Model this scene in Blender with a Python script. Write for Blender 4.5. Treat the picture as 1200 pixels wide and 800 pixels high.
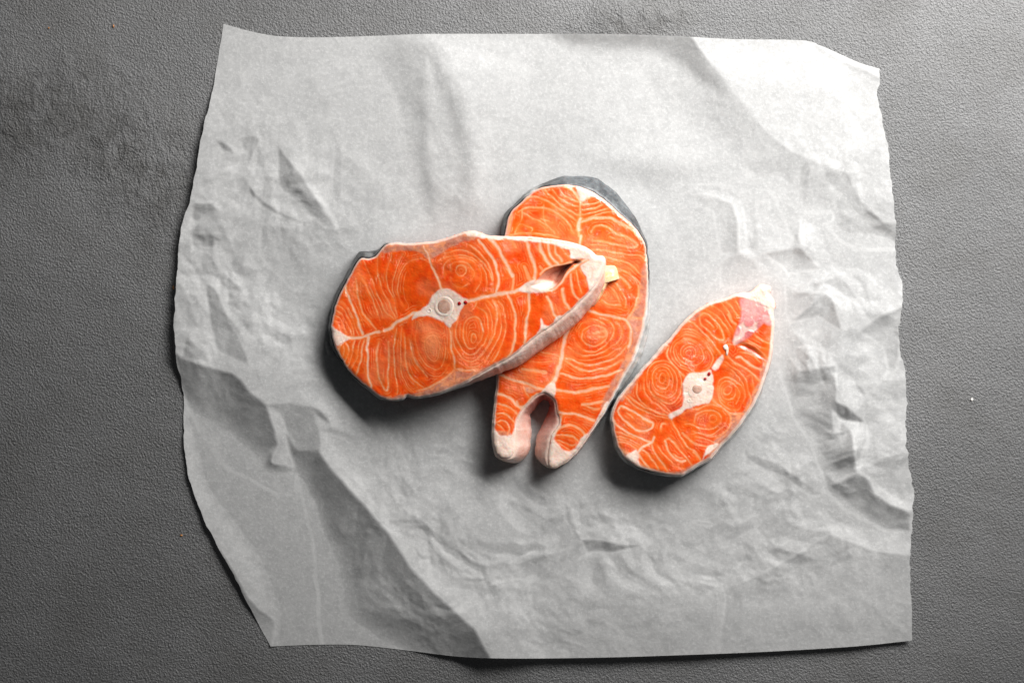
import bpy, math, random
import numpy as np
from mathutils import Vector

# ------------------------------------------------------------ scene, camera, light
S = 0.0005            # metres per photograph pixel on the tabletop
CAMH = 1.2            # camera height above the tabletop
for o in list(bpy.data.objects): bpy.data.objects.remove(o)
sc = bpy.context.scene
col = sc.collection
cam_d = bpy.data.cameras.new('camera'); cam = bpy.data.objects.new('camera', cam_d); col.objects.link(cam)
cam.location = (0, 0, CAMH); cam_d.sensor_width = 36; cam_d.lens = 36*CAMH/0.6
cam_d.clip_start = 0.05; cam_d.clip_end = 20
sc.camera = cam
w = bpy.data.worlds.new('World'); sc.world = w; w.use_nodes = True
bg = w.node_tree.nodes['Background']; bg.inputs[0].default_value = (0.93, 0.96, 1.0, 1); bg.inputs[1].default_value = 0.04

def area(name, loc, target, sx, sy, power, color):
    d = bpy.data.lights.new(name, 'AREA'); d.shape = 'RECTANGLE'; d.size = sx; d.size_y = sy
    d.energy = power; d.color = color
    o = bpy.data.objects.new(name, d); col.objects.link(o)
    o.location = loc
    o.rotation_euler = (Vector(target)-Vector(loc)).to_track_quat('-Z', 'Y').to_euler()
    return o
wl = area('window_light', (0.47, 0.65, 0.53), (0.20, 0.34, 0.0), 0.70, 0.55, 6.3, (1.0, 0.985, 0.965)); wl.data.spread = math.radians(82)
sc.view_settings.view_transform = 'Standard'; sc.view_settings.look = 'None'
sc.view_settings.exposure = 0.0; sc.view_settings.gamma = 1; sc.view_settings.use_curve_mapping = False
sc.render.engine = 'CYCLES'

# ------------------------------------------------------------ numeric helpers
rng = np.random.RandomState(7); random.seed(7)
def W3(px, py, z):
    """point seen at photograph position px,py that lies z above the tabletop"""
    k = (CAMH-z)/CAMH
    return np.stack([(px-600)*S*k, (400-py)*S*k, z+0*px], -1)
def hsh(ix, iy, seed):
    n = (ix.astype(np.int64)*374761393 + iy.astype(np.int64)*668265263 + seed*974634777) & 0xffffffff
    n = ((n ^ (n >> 13))*1274126177) & 0xffffffff
    return ((n ^ (n >> 16)) & 0xffff)/65535.0
def vnoise(x, y, seed=0):
    ix = np.floor(x); iy = np.floor(y); fx = x-ix; fy = y-iy
    fx = fx*fx*(3-2*fx); fy = fy*fy*(3-2*fy)
    a = hsh(ix, iy, seed); b = hsh(ix+1, iy, seed); c = hsh(ix, iy+1, seed); d = hsh(ix+1, iy+1, seed)
    return (a*(1-fx)+b*fx)*(1-fy)+(c*(1-fx)+d*fx)*fy
def fbm(x, y, seed=0, o=4):
    s = 0; a = 0.5; t = 0
    for i in range(o):
        s = s+a*vnoise(x*2**i+17*i, y*2**i-9*i, seed+i); t += a; a *= 0.5
    return s/t
def tri_noise(x, y, seed):
    """piecewise planar noise on a triangle lattice: creased paper facets"""
    F = 0.366025; sx = x+(x+y)*F*0+0.5*y; sy = y*0.8660254+0*x
    u = x-y*0.57735; v = y*1.1547
    iu = np.floor(u); iv = np.floor(v); fu = u-iu; fv = v-iv
    up = fu+fv < 1
    h00 = hsh(iu, iv, seed); h10 = hsh(iu+1, iv, seed); h01 = hsh(iu, iv+1, seed); h11 = hsh(iu+1, iv+1, seed)
    a = h00+(h10-h00)*fu+(h01-h00)*fv
    b = h11+(h01-h11)*(1-fu)+(h10-h11)*(1-fv)
    return np.where(up, a, b)
def sstep(a, b, x):
    t = np.clip((x-a)/(b-a), 0, 1); return t*t*(3-2*t)
def spline(P, step=1.5, closed=False):
    """Catmull-Rom through the rows of P (any number of columns), resampled"""
    P = np.array(P, float); n = len(P)
    if closed: Q = np.vstack([P[-1], P, P[0], P[1]]); m = n
    else: Q = np.vstack([2*P[0]-P[1], P, 2*P[-1]-P[-2]]); m = n-1
    out = []
    for i in range(m):
        p0, p1, p2, p3 = Q[i:i+4]
        k = max(1, int(np.ceil(np.hypot(*(p2-p1)[:2])/step)))
        t = (np.arange(k)/k)[:, None]
        out.append(0.5*((2*p1)+(-p0+p2)*t+(2*p0-5*p1+4*p2-p3)*t*t+(-p0+3*p1-3*p2+p3)*t**3))
    if not closed: out.append(P[-1:])
    return np.vstack(out)
def pdist(x, y, L, closed=False):
    """distance, signed side and position along a polyline for flat arrays x,y"""
    best = np.full(x.shape, 1e9); side = np.zeros(x.shape); pos = np.zeros(x.shape)
    n = len(L) if closed else len(L)-1
    for i in range(n):
        a = L[i]; b = L[(i+1) % len(L)]
        dx, dy = b[0]-a[0], b[1]-a[1]; q = dx*dx+dy*dy
        if q < 1e-12: continue
        t = np.clip(((x-a[0])*dx+(y-a[1])*dy)/q, 0, 1)
        ex = x-a[0]-t*dx; ey = y-a[1]-t*dy; d = ex*ex+ey*ey
        m = d < best
        best = np.where(m, d, best); pos = np.where(m, (i+t)/n, pos)
        side = np.where(m, dx*ey-dy*ex, side)
    return np.sqrt(best), side, pos
def inside(x, y, P):
    r = np.zeros(x.shape, bool); n = len(P); j = n-1
    for i in range(n):
        xi, yi, xj, yj = P[i][0], P[i][1], P[j][0], P[j][1]
        if yi != yj:
            r ^= ((yi > y) != (yj > y)) & (x < (xj-xi)*(y-yi)/(yj-yi)+xi)
        j = i
    return r
def ell(cx, cy, rx, ry, rot=0, n=14):
    a = np.linspace(0, 2*math.pi, n, endpoint=False); r = math.radians(rot)
    x = rx*np.cos(a); y = ry*np.sin(a)
    return np.stack([cx+x*math.cos(r)-y*math.sin(r), cy+x*math.sin(r)+y*math.cos(r)], 1)

def mesh_obj(name, V, F, mat, parent=None, attrs=None, smooth=True):
    V = np.asarray(V, np.float32)
    me = bpy.data.meshes.new(name)
    if isinstance(F, list) and F and len(set(map(len, F))) > 1:
        me.from_pydata(V.tolist(), [], F)
    else:
        F = np.asarray(F, np.int32); k = F.shape[1]
        me.vertices.add(len(V)); me.vertices.foreach_set('co', V.ravel())
        me.loops.add(F.size); me.loops.foreach_set('vertex_index', F.ravel())
        me.polygons.add(len(F)); me.polygons.foreach_set('loop_start', np.arange(0, F.size, k, dtype=np.int32))
        me.polygons.foreach_set('loop_total', np.full(len(F), k, np.int32))
        me.update(calc_edges=True)
    me.polygons.foreach_set('use_smooth', np.full(len(me.polygons), smooth))
    if attrs:
        for k_, a in attrs.items():
            at = me.attributes.new(k_, 'FLOAT', 'POINT'); at.data.foreach_set('value', np.asarray(a, np.float32))
    me.validate()
    me.materials.append(mat)
    o = bpy.data.objects.new(name, me); col.objects.link(o)
    if parent: 
        o.parent = parent
        o.matrix_parent_inverse = parent.matrix_basis.inverted()
    return o
def tag(o, label=None, cat=None, group=None, kind=None):
    if label: o['label'] = label
    if cat: o['category'] = cat
    if group: o['group'] = group
    if kind: o['kind'] = kind
    return o
def empty(name, loc):
    o = bpy.data.objects.new(name, None); o.empty_display_size = 0.02; o.location = loc; col.objects.link(o); return o

# ------------------------------------------------------------ material helpers
class Mat:
    def __init__(s, name):
        s.m = bpy.data.materials.new(name); s.m.use_nodes = True; s.t = s.m.node_tree
        s.b = s.t.nodes['Principled BSDF']; s.out = s.t.nodes['Material Output']
    def n(s, typ, **kw):
        nd = s.t.nodes.new(typ)
        for k, v in kw.items(): setattr(nd, k, v)
        return nd
    def link(s, a, b): s.t.links.new(a, b)
    def coord(s):
        return s.n('ShaderNodeTexCoord').outputs['Object']
    def noise(s, scale, detail=3, rough=0.5, vec=None, dist=0, stretch=None, rot=0):
        nd = s.n('ShaderNodeTexNoise'); nd.inputs['Scale'].default_value = scale
        nd.inputs['Detail'].default_value = detail; nd.inputs['Roughness'].default_value = rough
        nd.inputs['Distortion'].default_value = dist
        v = vec if vec is not None else s.coord()
        if stretch:
            mp = s.n('ShaderNodeMapping'); mp.inputs['Scale'].default_value = stretch
            mp.inputs['Rotation'].default_value = (0, 0, math.radians(rot)); s.link(v, mp.inputs[0]); v = mp.outputs[0]
        s.link(v, nd.inputs['Vector']); return nd.outputs[0]
    def rng(s, v, a, b, c=0, d=1):
        nd = s.n('ShaderNodeMapRange'); s.link(v, nd.inputs[0])
        for i, q in enumerate((a, b, c, d)): nd.inputs[i+1].default_value = q
        return nd.outputs[0]
    def math(s, op, a, b=None):
        nd = s.n('ShaderNodeMath', operation=op)
        for i, q in enumerate((a, b)):
            if q is None: continue
            if isinstance(q, (int, float)): nd.inputs[i].default_value = q
            else: s.link(q, nd.inputs[i])
        return nd.outputs[0]
    def mix(s, f, a, b):
        nd = s.n('ShaderNodeMix', data_type='RGBA')
        for i, q in ((0, f), (6, a), (7, b)):
            if isinstance(q, (int, float)): nd.inputs[i].default_value = q
            elif isinstance(q, tuple): nd.inputs[i].default_value = q+(1,)
            else: s.link(q, nd.inputs[i])
        return nd.outputs[2]
    def attr(s, name):
        return s.n('ShaderNodeAttribute', attribute_name=name).outputs['Fac']
    def bump(s, h, dist, strength=1.0, normal=None):
        nd = s.n('ShaderNodeBump'); nd.inputs['Distance'].default_value = dist; nd.inputs['Strength'].default_value = strength
        s.link(h, nd.inputs['Height'])
        if normal is not None: s.link(normal, nd.inputs['Normal'])
        return nd.outputs[0]
    def set(s, **kw):
        for k, v in kw.items():
            k = k.replace('_', ' ')
            if hasattr(v, 'is_output') or isinstance(v, bpy.types.NodeSocket): s.link(v, s.b.inputs[k])
            elif isinstance(v, tuple) and len(v) == 3 and k != 'Subsurface Radius': s.b.inputs[k].default_value = v+(1,)
            else: s.b.inputs[k].default_value = v

# plaster tabletop
def mat_plaster():
    m = Mat('grey_plaster'); co = m.coord()
    big = m.noise(7, 4, 0.55, co); mid = m.noise(34, 4, 0.6, co)
    c = m.mix(m.rng(big, 0.35, 0.65), (0.15, 0.151, 0.153), (0.195, 0.195, 0.198))
    c = m.mix(m.rng(mid, 0.45, 0.75, 0, 0.35), c, (0.12, 0.116, 0.11))
    grain = m.noise(900, 5, 0.6, co, stretch=(1, 0.8, 1), rot=-35); vor = m.n('ShaderNodeTexVoronoi', feature='SMOOTH_F1'); vor.inputs['Scale'].default_value = 820; vor.inputs['Smoothness'].default_value = 0.35
    vd = m.n('ShaderNodeVectorMath', operation='ADD'); vs = m.n('ShaderNodeTexNoise'); vs.inputs['Scale'].default_value = 300; m.link(co, vs.inputs['Vector'])
    vc = m.n('ShaderNodeVectorMath', operation='SCALE'); vc.inputs['Scale'].default_value = 0.003; m.link(vs.outputs['Color'], vc.inputs[0]); m.link(co, vd.inputs[0]); m.link(vc.outputs[0], vd.inputs[1]); m.link(vd.outputs[0], vor.inputs['Vector'])
    grain = m.math('ADD', m.math('MULTIPLY', grain, 0.6), m.rng(vor.outputs['Distance'], 0.0, 0.7, 0.3, 0.08))
    c = m.mix(m.rng(grain, 0.28, 0.5, 0.55, 0), c, (0.07, 0.069, 0.067))
    c = m.mix(m.rng(grain, 0.62, 0.78, 0, 0.35), c, (0.34, 0.34, 0.34))
    CC = c
    m.set(Roughness=m.rng(mid, 0.3, 0.7, 0.46, 0.56)); m.b.inputs['Specular IOR Level'].default_value = 0.8
    # trowelled patch, upper left: rough scar mask in object space
    sep = m.n('ShaderNodeSeparateXYZ'); m.link(co, sep.inputs[0])
    def blob(cx, cy, rx, ry, rot=0):
        mp = m.n('ShaderNodeMapping', vector_type='TEXTURE'); mp.inputs['Location'].default_value = (cx, cy, 0)
        mp.inputs['Rotation'].default_value = (0, 0, math.radians(rot)); mp.inputs['Scale'].default_value = (rx, ry, 1)
        dn = m.noise(30, 3, 0.6, co); add = m.n('ShaderNodeVectorMath', operation='ADD'); sc_ = m.n('ShaderNodeVectorMath', operation='SCALE')
        m.link(dn, sc_.inputs[0]); sc_.inputs['Scale'].default_value = 0.03; m.link(co, add.inputs[0]); m.link(sc_.outputs[0], add.inputs[1])
        m.link(add.outputs[0], mp.inputs[0])
        ln = m.n('ShaderNodeVectorMath', operation='LENGTH'); m.link(mp.outputs[0], ln.inputs[0])
        return m.rng(ln.outputs['Value'], 0.5, 1.15, 1, 0)
    mask = m.math('MAXIMUM', blob(-0.265, 0.150, 0.06, 0.035, 10), blob(-0.205, 0.125, 0.035, 0.055, 30))
    mask = m.math('MAXIMUM', mask, blob(0.085, 0.203, 0.035, 0.012, 0))
    scar = m.noise(130, 5, 0.65, co, dist=0.9, stretch=(1, 0.6, 1), rot=-28)
    scar = m.math('MULTIPLY', scar, mask)
    dirt = m.noise(60, 5, 0.65, co, dist=0.8)
    c = m.mix(m.math('MULTIPLY', m.rng(dirt, 0.4, 0.62, 0, 0.75), mask), CC, (0.075, 0.073, 0.07))
    c = m.mix(m.rng(m.noise(16, 5, 0.6, co), 0.52, 0.72, 0, 0.5), c, (0.10, 0.098, 0.094))
    m.link(c, m.b.inputs['Base Color'])
    wav = m.noise(55, 2, 0.5, co, stretch=(0.6, 1, 1), rot=10)
    n1 = m.bump(grain, 0.0013, 1.0)
    n2 = m.bump(scar, 0.0035, 0.6, n1)
    n3 = m.bump(wav, 0.003, 0.22, n2)
    m.link(n3, m.b.inputs['Normal'])
    return m.m
def mat_paper():
    m = Mat('parchment'); co = m.coord()
    fib = m.noise(520, 5, 0.75, co); cl = m.noise(150, 5, 0.65, co, dist=0.6)
    cl2 = m.noise(45, 3, 0.5, co)
    c = m.mix(m.rng(cl, 0.32, 0.68), (0.485, 0.487, 0.485), (0.605, 0.605, 0.601))
    c = m.mix(m.rng(cl2, 0.35, 0.7, 0, 0.3), c, (0.49, 0.492, 0.492))
    c = m.mix(m.rng(fib, 0.5, 0.68, 0, 0.8), c, (0.69, 0.69, 0.685))
    c = m.mix(m.rng(fib, 0.28, 0.46, 0.5, 0), c, (0.44, 0.442, 0.442))
    cr = m.attr('crease')
    c = m.mix(m.math('MULTIPLY', cr, 0.75), c, (0.76, 0.76, 0.755))
    m.set(Base_Color=c, Roughness=0.52); m.b.inputs['Specular IOR Level'].default_value = 0.35
    cock = m.noise(70, 3, 0.55, co)
    n0 = m.bump(cock, 0.002, 0.10)
    n1 = m.bump(fib, 0.00035, 0.45, n0)
    m.link(n1, m.b.inputs['Normal'])
    tr = m.n('ShaderNodeBsdfTranslucent'); m.link(c, tr.inputs[0]); m.link(n1, tr.inputs['Normal'])
    mx = m.n('ShaderNodeMixShader'); mx.inputs[0].default_value = 0.16
    m.link(m.b.outputs[0], mx.inputs[1]); m.link(tr.outputs[0], mx.inputs[2]); m.link(mx.outputs[0], m.out.inputs[0])
    return m.m
def mat_flesh(name, dull=0.0):
    m = Mat(name); co = m.coord()
    n_dp = m.noise(95, 3, 0.5, co); n_sp = m.noise(75, 3, 0.6, co, dist=0.5)
    n_big = m.noise(55, 4, 0.6, co); n_f = m.noise(900, 3, 0.6, co); n_m = m.noise(240, 4, 0.65, co)
    # fine muscle fibre between the seams
    c = m.mix(m.rng(n_big, 0.33, 0.67), (0.90-dull, 0.060, 0.0015), (0.98-dull, 0.155, 0.005))
    c = m.mix(m.rng(n_dp, 0.5, 0.68, 0, 0.75), c, (0.74, 0.032, 0.001))
    c = m.mix(m.math('MULTIPLY', m.attr('band'), 0.55), c, (0.84, 0.045, 0.0012))
    c = m.mix(m.rng(n_m, 0.35, 0.7, 0, 0.4), c, (0.99-dull, 0.19, 0.010))
    c = m.mix(m.rng(n_f, 0.55, 0.8, 0, 0.35), c, (0.86, 0.27, 0.06))
    c = m.mix(m.attr('haze'), c, (0.92, 0.36, 0.15))
    pk = m.mix(m.rng(n_m, 0.3, 0.7), (0.56, 0.165, 0.095), (0.72, 0.34, 0.235))
    c = m.mix(m.attr('pink'), c, pk)
    gt = m.mix(m.rng(n_big, 0.4, 0.6), (0.70, 0.20, 0.20), (0.80, 0.42, 0.39))
    c = m.mix(m.attr('gut'), c, gt)
    se = m.attr('seam')
    c = m.mix(m.math('MULTIPLY', m.attr('halo'), m.rng(n_m, 0.3, 0.7, 0.5, 1)), c, (0.99, 0.25, 0.055))
    c = m.mix(m.rng(se, 0.05, 0.7, 0, 0.85), c, (0.98, 0.38, 0.16))
    c = m.mix(m.rng(se, 0.75, 1.05, 0, 0.9), c, (0.96, 0.62, 0.48))
    ft = m.mix(m.rng(n_m, 0.3, 0.7), (0.93, 0.64, 0.51), (0.97, 0.82, 0.73))
    c = m.mix(m.attr('fat'), c, ft)
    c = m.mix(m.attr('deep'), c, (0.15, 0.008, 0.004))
    m.set(Base_Color=c, Roughness=m.rng(n_m, 0.3, 0.7, 0.24, 0.42))
    m.b.inputs['Subsurface Weight'].default_value = 0.35; m.b.inputs['Subsurface Radius'].default_value = (1.0, 0.35, 0.18)
    m.b.inputs['Subsurface Scale'].default_value = 0.0014
    m.b.inputs['Specular IOR Level'].default_value = 0.25
    m.b.inputs['Coat Weight'].default_value = 1.0; m.b.inputs['Coat Roughness'].default_value = 0.05
    n1 = m.bump(n_m, 0.0005, 0.22); n2 = m.bump(n_f, 0.00022, 0.5, n1); m.link(n2, m.b.inputs['Normal'])
    n_s = m.noise(520, 4, 0.6, co); sp = m.rng(n_sp, 0.48, 0.62, 0.12, 1.0); bq = m.bump(n_s, 0.0014, 1.0, n2); m.link(sp, bq.node.inputs['Strength']); m.link(bq, m.b.inputs['Coat Normal'])
    return m.m
def mat_skin():
    m = Mat('salmon_skin'); co = m.coord()
    n1 = m.noise(160, 5, 0.7, co); n2 = m.noise(700, 3, 0.6, co)
    vo = m.n('ShaderNodeTexVoronoi'); vo.inputs['Scale'].default_value = 520; m.link(co, vo.inputs['Vector'])
    dk = m.mix(m.rng(n1, 0.35, 0.7), (0.005, 0.005, 0.006), (0.028, 0.029, 0.031))
    sl = m.mix(m.rng(n1, 0.35, 0.7), (0.045, 0.05, 0.056), (0.19, 0.205, 0.215))
    dk = m.mix(m.rng(n2, 0.6, 0.75, 0, 0.5), dk, (0.30, 0.30, 0.29))
    sl = m.mix(m.rng(n2, 0.62, 0.75, 0, 0.7), sl, (0.5, 0.5, 0.48))
    dk = m.mix(m.rng(vo.outputs['Distance'], 0.0, 0.5, 0.25, 0), dk, (0.01, 0.01, 0.012))
    sv = m.mix(m.rng(n1, 0.35, 0.7), (0.42, 0.43, 0.43), (0.78, 0.78, 0.76))
    pl = m.mix(m.rng(n1, 0.3, 0.7), (0.78, 0.43, 0.33), (0.95, 0.80, 0.71)); pl = m.mix(m.rng(m.noise(60, 3, 0.5, co), 0.5, 0.7, 0, 0.5), pl, (0.80, 0.36, 0.27))
    a = m.attr('tone')      # 0 pale membrane, 1 silver, 2 dark back skin
    c = m.mix(m.rng(a, 0, 1), pl, sv); c = m.mix(m.rng(a, 1, 2), c, dk); c = m.mix(m.rng(a, 2, 3), c, sl)
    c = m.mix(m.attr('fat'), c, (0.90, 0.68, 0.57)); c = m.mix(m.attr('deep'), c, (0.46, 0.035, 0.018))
    m.set(Base_Color=c, Roughness=0.42); m.b.inputs['Specular IOR Level'].default_value = 0.3; m.b.inputs['Subsurface Weight'].default_value = 0.12; m.b.inputs['Subsurface Scale'].default_value = 0.0015
    m.b.inputs['Coat Weight'].default_value = 0.25; m.b.inputs['Coat Roughness'].default_value = 0.12
    nn = m.bump(n1, 0.0010, 0.6); nn = m.bump(n2, 0.0004, 0.5, nn); m.link(nn, m.b.inputs['Normal'])
    return m.m
def mat_plain(name, c, c2, rough=0.35, sss=0.3, scale=300, trans=0.0):
    m = Mat(name); n = m.noise(scale, 4, 0.6)
    m.set(Base_Color=m.mix(m.rng(n, 0.35, 0.65), c, c2), Roughness=rough)
    m.b.inputs['Subsurface Weight'].default_value = sss; m.b.inputs['Subsurface Scale'].default_value = 0.001
    m.b.inputs['Transmission Weight'].default_value = trans
    m.b.inputs['Coat Weight'].default_value = 0.4; m.b.inputs['Coat Roughness'].default_value = 0.15
    m.link(m.bump(n, 0.0005, 0.5), m.b.inputs['Normal'])
    return m.m
M_TABLE = mat_plaster(); M_PAPER = mat_paper(); M_FLESH = mat_flesh('salmon_flesh'); M_SKIN = mat_skin()
M_BONE = mat_plain('bone_cream', (0.91, 0.67, 0.55), (0.95, 0.80, 0.71))
M_MARROW = mat_plain('marrow', (0.55, 0.31, 0.23), (0.70, 0.46, 0.36))
M_BLOOD = mat_plain('blood', (0.34, 0.006, 0.010), (0.50, 0.016, 0.014), 0.2, 0.1)
M_YFAT = mat_plain('yellow_fat', (0.80, 0.55, 0.27), (0.88, 0.70, 0.45), 0.4)
M_DARK = mat_plain('dark_seed', (0.02, 0.012, 0.01), (0.04, 0.02, 0.015), 0.5, 0)
M_CRUMB = mat_plain('orange_crumb', (0.45, 0.18, 0.05), (0.6, 0.3, 0.1), 0.6, 0.1)
M_WHITE = mat_plain('pale_flake', (0.62, 0.6, 0.57), (0.75, 0.73, 0.7), 0.6, 0)
M_WATER = mat_plain('water', (0.95, 0.96, 0.96), (1, 1, 1), 0.03, 0, 100, 0.92); M_WATER.node_tree.nodes['Principled BSDF'].inputs['IOR'].default_value = 1.33

# ------------------------------------------------------------ tabletop
g = np.linspace(-1, 1, 41); X, Y = np.meshgrid(g*1.1, g*0.9)
V = np.stack([X.ravel(), Y.ravel(), 0*X.ravel()], 1)
def gridfaces(nx, ny):
    i = np.arange(nx*ny).reshape(ny, nx)
    return np.stack([i[:-1, :-1], i[:-1, 1:], i[1:, 1:], i[1:, :-1]], -1).reshape(-1, 4)
tag(mesh_obj('tabletop', V, gridfaces(41, 41), M_TABLE), kind='structure')

# ------------------------------------------------------------ steak outlines
# flesh outline in photograph pixels with the outward reach of the side wall and its tone (0 pale, 1 silver, 2 dark)
S1 = [(397,347,-4,-2,2),(404,333,-4,-3,2),(412,319,-3,-3,2),(418,308,-3,-4,2),(424,302.5,-3,-8,2),(432,303,0,-9,2),(440,300,1,-7,2),
 (446,293,0,-3,2),(453,286.5,-1,-2,1.6),(461,285,0,-1.5,1),(475,285.5,0,-1,1),(490,285,0,-1,.6),(510,283,0,-1,.3),(525,279,0,-1,0),(538,274.5,0,-1,0),
 (548,271.5,0,-1,0),(556,271,0,-1,0),(563,273.5,0,-1,0),(572,276.5,0,-1,0),(585,277.5,0,-1,0),(600,277.5,0,-1,0),(620,278,0,-1,0),(640,280,0,-1,0),
 (656,282,0,-1,0),(671,285,0,-1,0),(684,289.5,0,-1,0),(693,295,0,-1,0),(699,300,0,-1,0),(706,301,1,0,0),(709,305,1,1,0),(708,314,2,4,0),(703,325,5,8,0),
 (697,335,6,10,0),(689,344,8,11,0),(680,353,8,12,0),(672,361,9,13,0),(663,369,9,14,0),(652,378,8,15,0),(640,386,8,15,0),(626,396,8,15,.05),
 (613,407,8,14,.1),(600,417,6,13,.2),(588,424,5,11,.3),(575,431,4,9,.3),(560,440,3,6,.4),(545,448,2,4,.8),(530,454.5,1,3,.9),(515,460,1,2,1),
 (500,464,0,2,1),(486,465.5,0,2,1),(477,463.5,0,2,1),(471,467,0,2,1.2),(460,469,-1,1,1.4),(450,467,-1,2,1.4),(441,462,-1,2,1.3),(434,456,-1,2,1.3),
 (425,449.5,-2,2,1.7),(416,442,-2,2,1.9),(408,433,-2,1,2),(402,424,-3,1,2),(396,414,-4,1,2),(392,404,-5,1,2),(389,392,-4,0,2),(388,382,-4,0,2),
 (390,370,-4,0,2),(393,358,-4,-1,2)]
S2 = [(587,300,-4,0,2),(591,277,-5,-1,2),(594,262,-5,-3,2),(597,251,-5,-2,2),(603,243,-3,-2,2),(611,237,-3,-3,2),(618,230,-4,-3,1.5),(628,223,-3,-3,1.3),
 (637,219,-2,-4,2),(649,217,-2,-7,2.7),(661,216.3,-2,-10,3),(671,217,0,-11,3),(681,219,3,-13,3),(693,224,6,-16,3),(703,230,7,-15,3),(713,238,8,-14,3),
 (722,246,8,-12,3),(732,255,7,-9,2.8),(742,264,5,-6,2),(750,274,3,-3,2),(755.5,285,2,-2,2),(758,300,2,0,2),(759.5,315,2,0,2),(759.5,330,2,0,1.8),
 (759,345,3,0,1.3),(757.5,360,5,0,1),(755,375,7,1,1),(752,390,8,2,1),(747,405,9,3,1),(742,420,8,3,1),(734,434,7,4,1),(727,447,5,4,1),
 (720,461,3,3,1.2),(712,475,3,2,1.2),(705,487,2,2,.8),(696,500,2,2,.5),(688,512,2,2,.2),(680,524,2,2,0),(671,534,1,2,0),(661,542,0,2,0),
 (651,548,-4,1,0),(644,547,-9,-4,0),(642,539,-14,-3,0),(642.5,530,-16,0,0),(644,521,-17,0,0),(645.5,512,-17,0,0),(649,505,-18,0,0),(654,498,-19,0,0),
 (655,491,-18,0,0),(652.5,482,-12,3,0),(651,473,-8,5,0),(648,466,-4,7,0),(643,462,-2,8,0),(637,460.5,0,9,0),(630,463,2,10,0),(623,469,5,9,0),
 (616,476,8,7,0),(611,483,11,4,0),(607,490,16,2,0),(605,498,18,1,0),(604.5,506,19,0,0),(604,515,19,0,0),(604,524,18,0,0),(602,532,16,3,0),
 (596,537,10,6,0),(588,536,2,4,0),(582,531,-2,3,.4),(578.5,521,-2,1,.5),(577.5,507,-2,0,.5),(578,492,-2,0,.5),(580,474,-2,0,.6),(582,455,-2,0,.6),
 (583,435,-2,0,1),(584,400,-3,0,1.4),(585,365,-4,0,2),(586,330,-5,0,2)]
S3 = [(878,343.5,-1,-1,0),(884,339,-1,-1,0),(890,334,-1,-1,0),(897,334.5,0,-1,0),(903,338,1,-1,0),(901,344,1,0,0),(905,350,1,0,0),(908,357,1,0,0),(906,367,1,0,0),(906,382,1,1,0),
 (905,400,1,1,0),(903,416,2,1,0),(899,433,2,2,.3),(894,448,2,2,.5),(887,465,3,2,.8),(878,481,3,2,.8),(868,496,3,2,.8),(858,508,3,2,.8),(846,521,2,2,.8),
 (838,530,2,2,.7),(832,537,1,2,.6),(823,542,1,3,.8),(815,547,1,2,1),(807,552,1,2,1),(799,556,0,2,1),(788,557,0,2,1),(777,555,-1,3,1.3),(765,552,-1,3,1.6),
 (752,548.5,-2,3,1.7),(743,544,-2,3,1.4),(735,538.5,-3,3,1.3),(728,531,-3,2,1.2),(723,522,-3,1,1.1),(720,512,-3,1,1),(718,502,-3,0,1),(716.5,492,-3,0,1),(717,484,-3,0,1),
 (720,476,-3,1,1),(725,467,-4,1,1),(733,456,-4,1,1.2),(743,444,-4,0,1.2),(754,431,-4,0,1),(765,419,-3,-1,.9),(776,406,-2,-1,.5),(786,396,-1,-1,.2),(797,382.5,-1,-1,0),
 (807,372,-1,-1,0),(820,362,-1,-1,0),(835,354,0,-1,0),(850,350,0,-1,0),(862,345.5,0,-1,0),(871,343.8,0,-1,0)]

# heights (metres)
T1, T2, T3 = 0.0165, 0.0180, 0.0180
PAPER_Z = 0.0020
def base1(x, y):
    # the first steak lies flat at its dorsal end and rides up over the second one
    t = x+0.10*(y-370)
    return PAPER_Z+0.0178*sstep(400, 585, t)+0.0012*sstep(585, 700, t)
def base0(x, y): return PAPER_Z+0*x

# ------------------------------------------------------------ parchment paper
top = [(262,28),(275,32),(290,36),(320,42),(360,44),(400,43.5),(450,42),(500,40),(600,40),(700,40),(780,42),(860,46),(940,47.5),(962,54),(985,64),(1008,74),(1031,81)]
right = [(1031,81),(1031,98),(1028,110),(1034,140),(1040,170),(1043,200),(1048,240),(1050,270),(1049,300),(1056,330),(1057,355),(1054,380),(1055,410),(1061,440),(1062,470),(1062,500),(1063,530),(1071,575),(1070,600),(1067,640),(1067,680),(1069,720),(1069,750)]
bottom = [(317,757),(370,755),(420,755.5),(480,762),(540,769),(600,771),(700,770),(800,767),(900,763),(1000,757),(1069,750)]
left = [(262,28),(257,60),(248,110),(236,160),(230,200),(222,235),(212,270),(209,300),(206,340),(204,380),(206,420),(213,445),(215,480),(216,520),(222,560),(235,600),(250,630),(270,667),(292,710),(317,757)]
def resamp(P, n):
    Q = spline(P, 3); d = np.r_[0, np.cumsum(np.hypot(*np.diff(Q, axis=0).T))]; u = np.linspace(0, d[-1], n)
    return np.stack([np.interp(u, d, Q[:, 0]), np.interp(u, d, Q[:, 1])], 1)
NX, NY = 720, 610
ct, cb, cl, cr = resamp(top, NX), resamp(bottom, NX), resamp(left, NY), resamp(right, NY)
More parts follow.
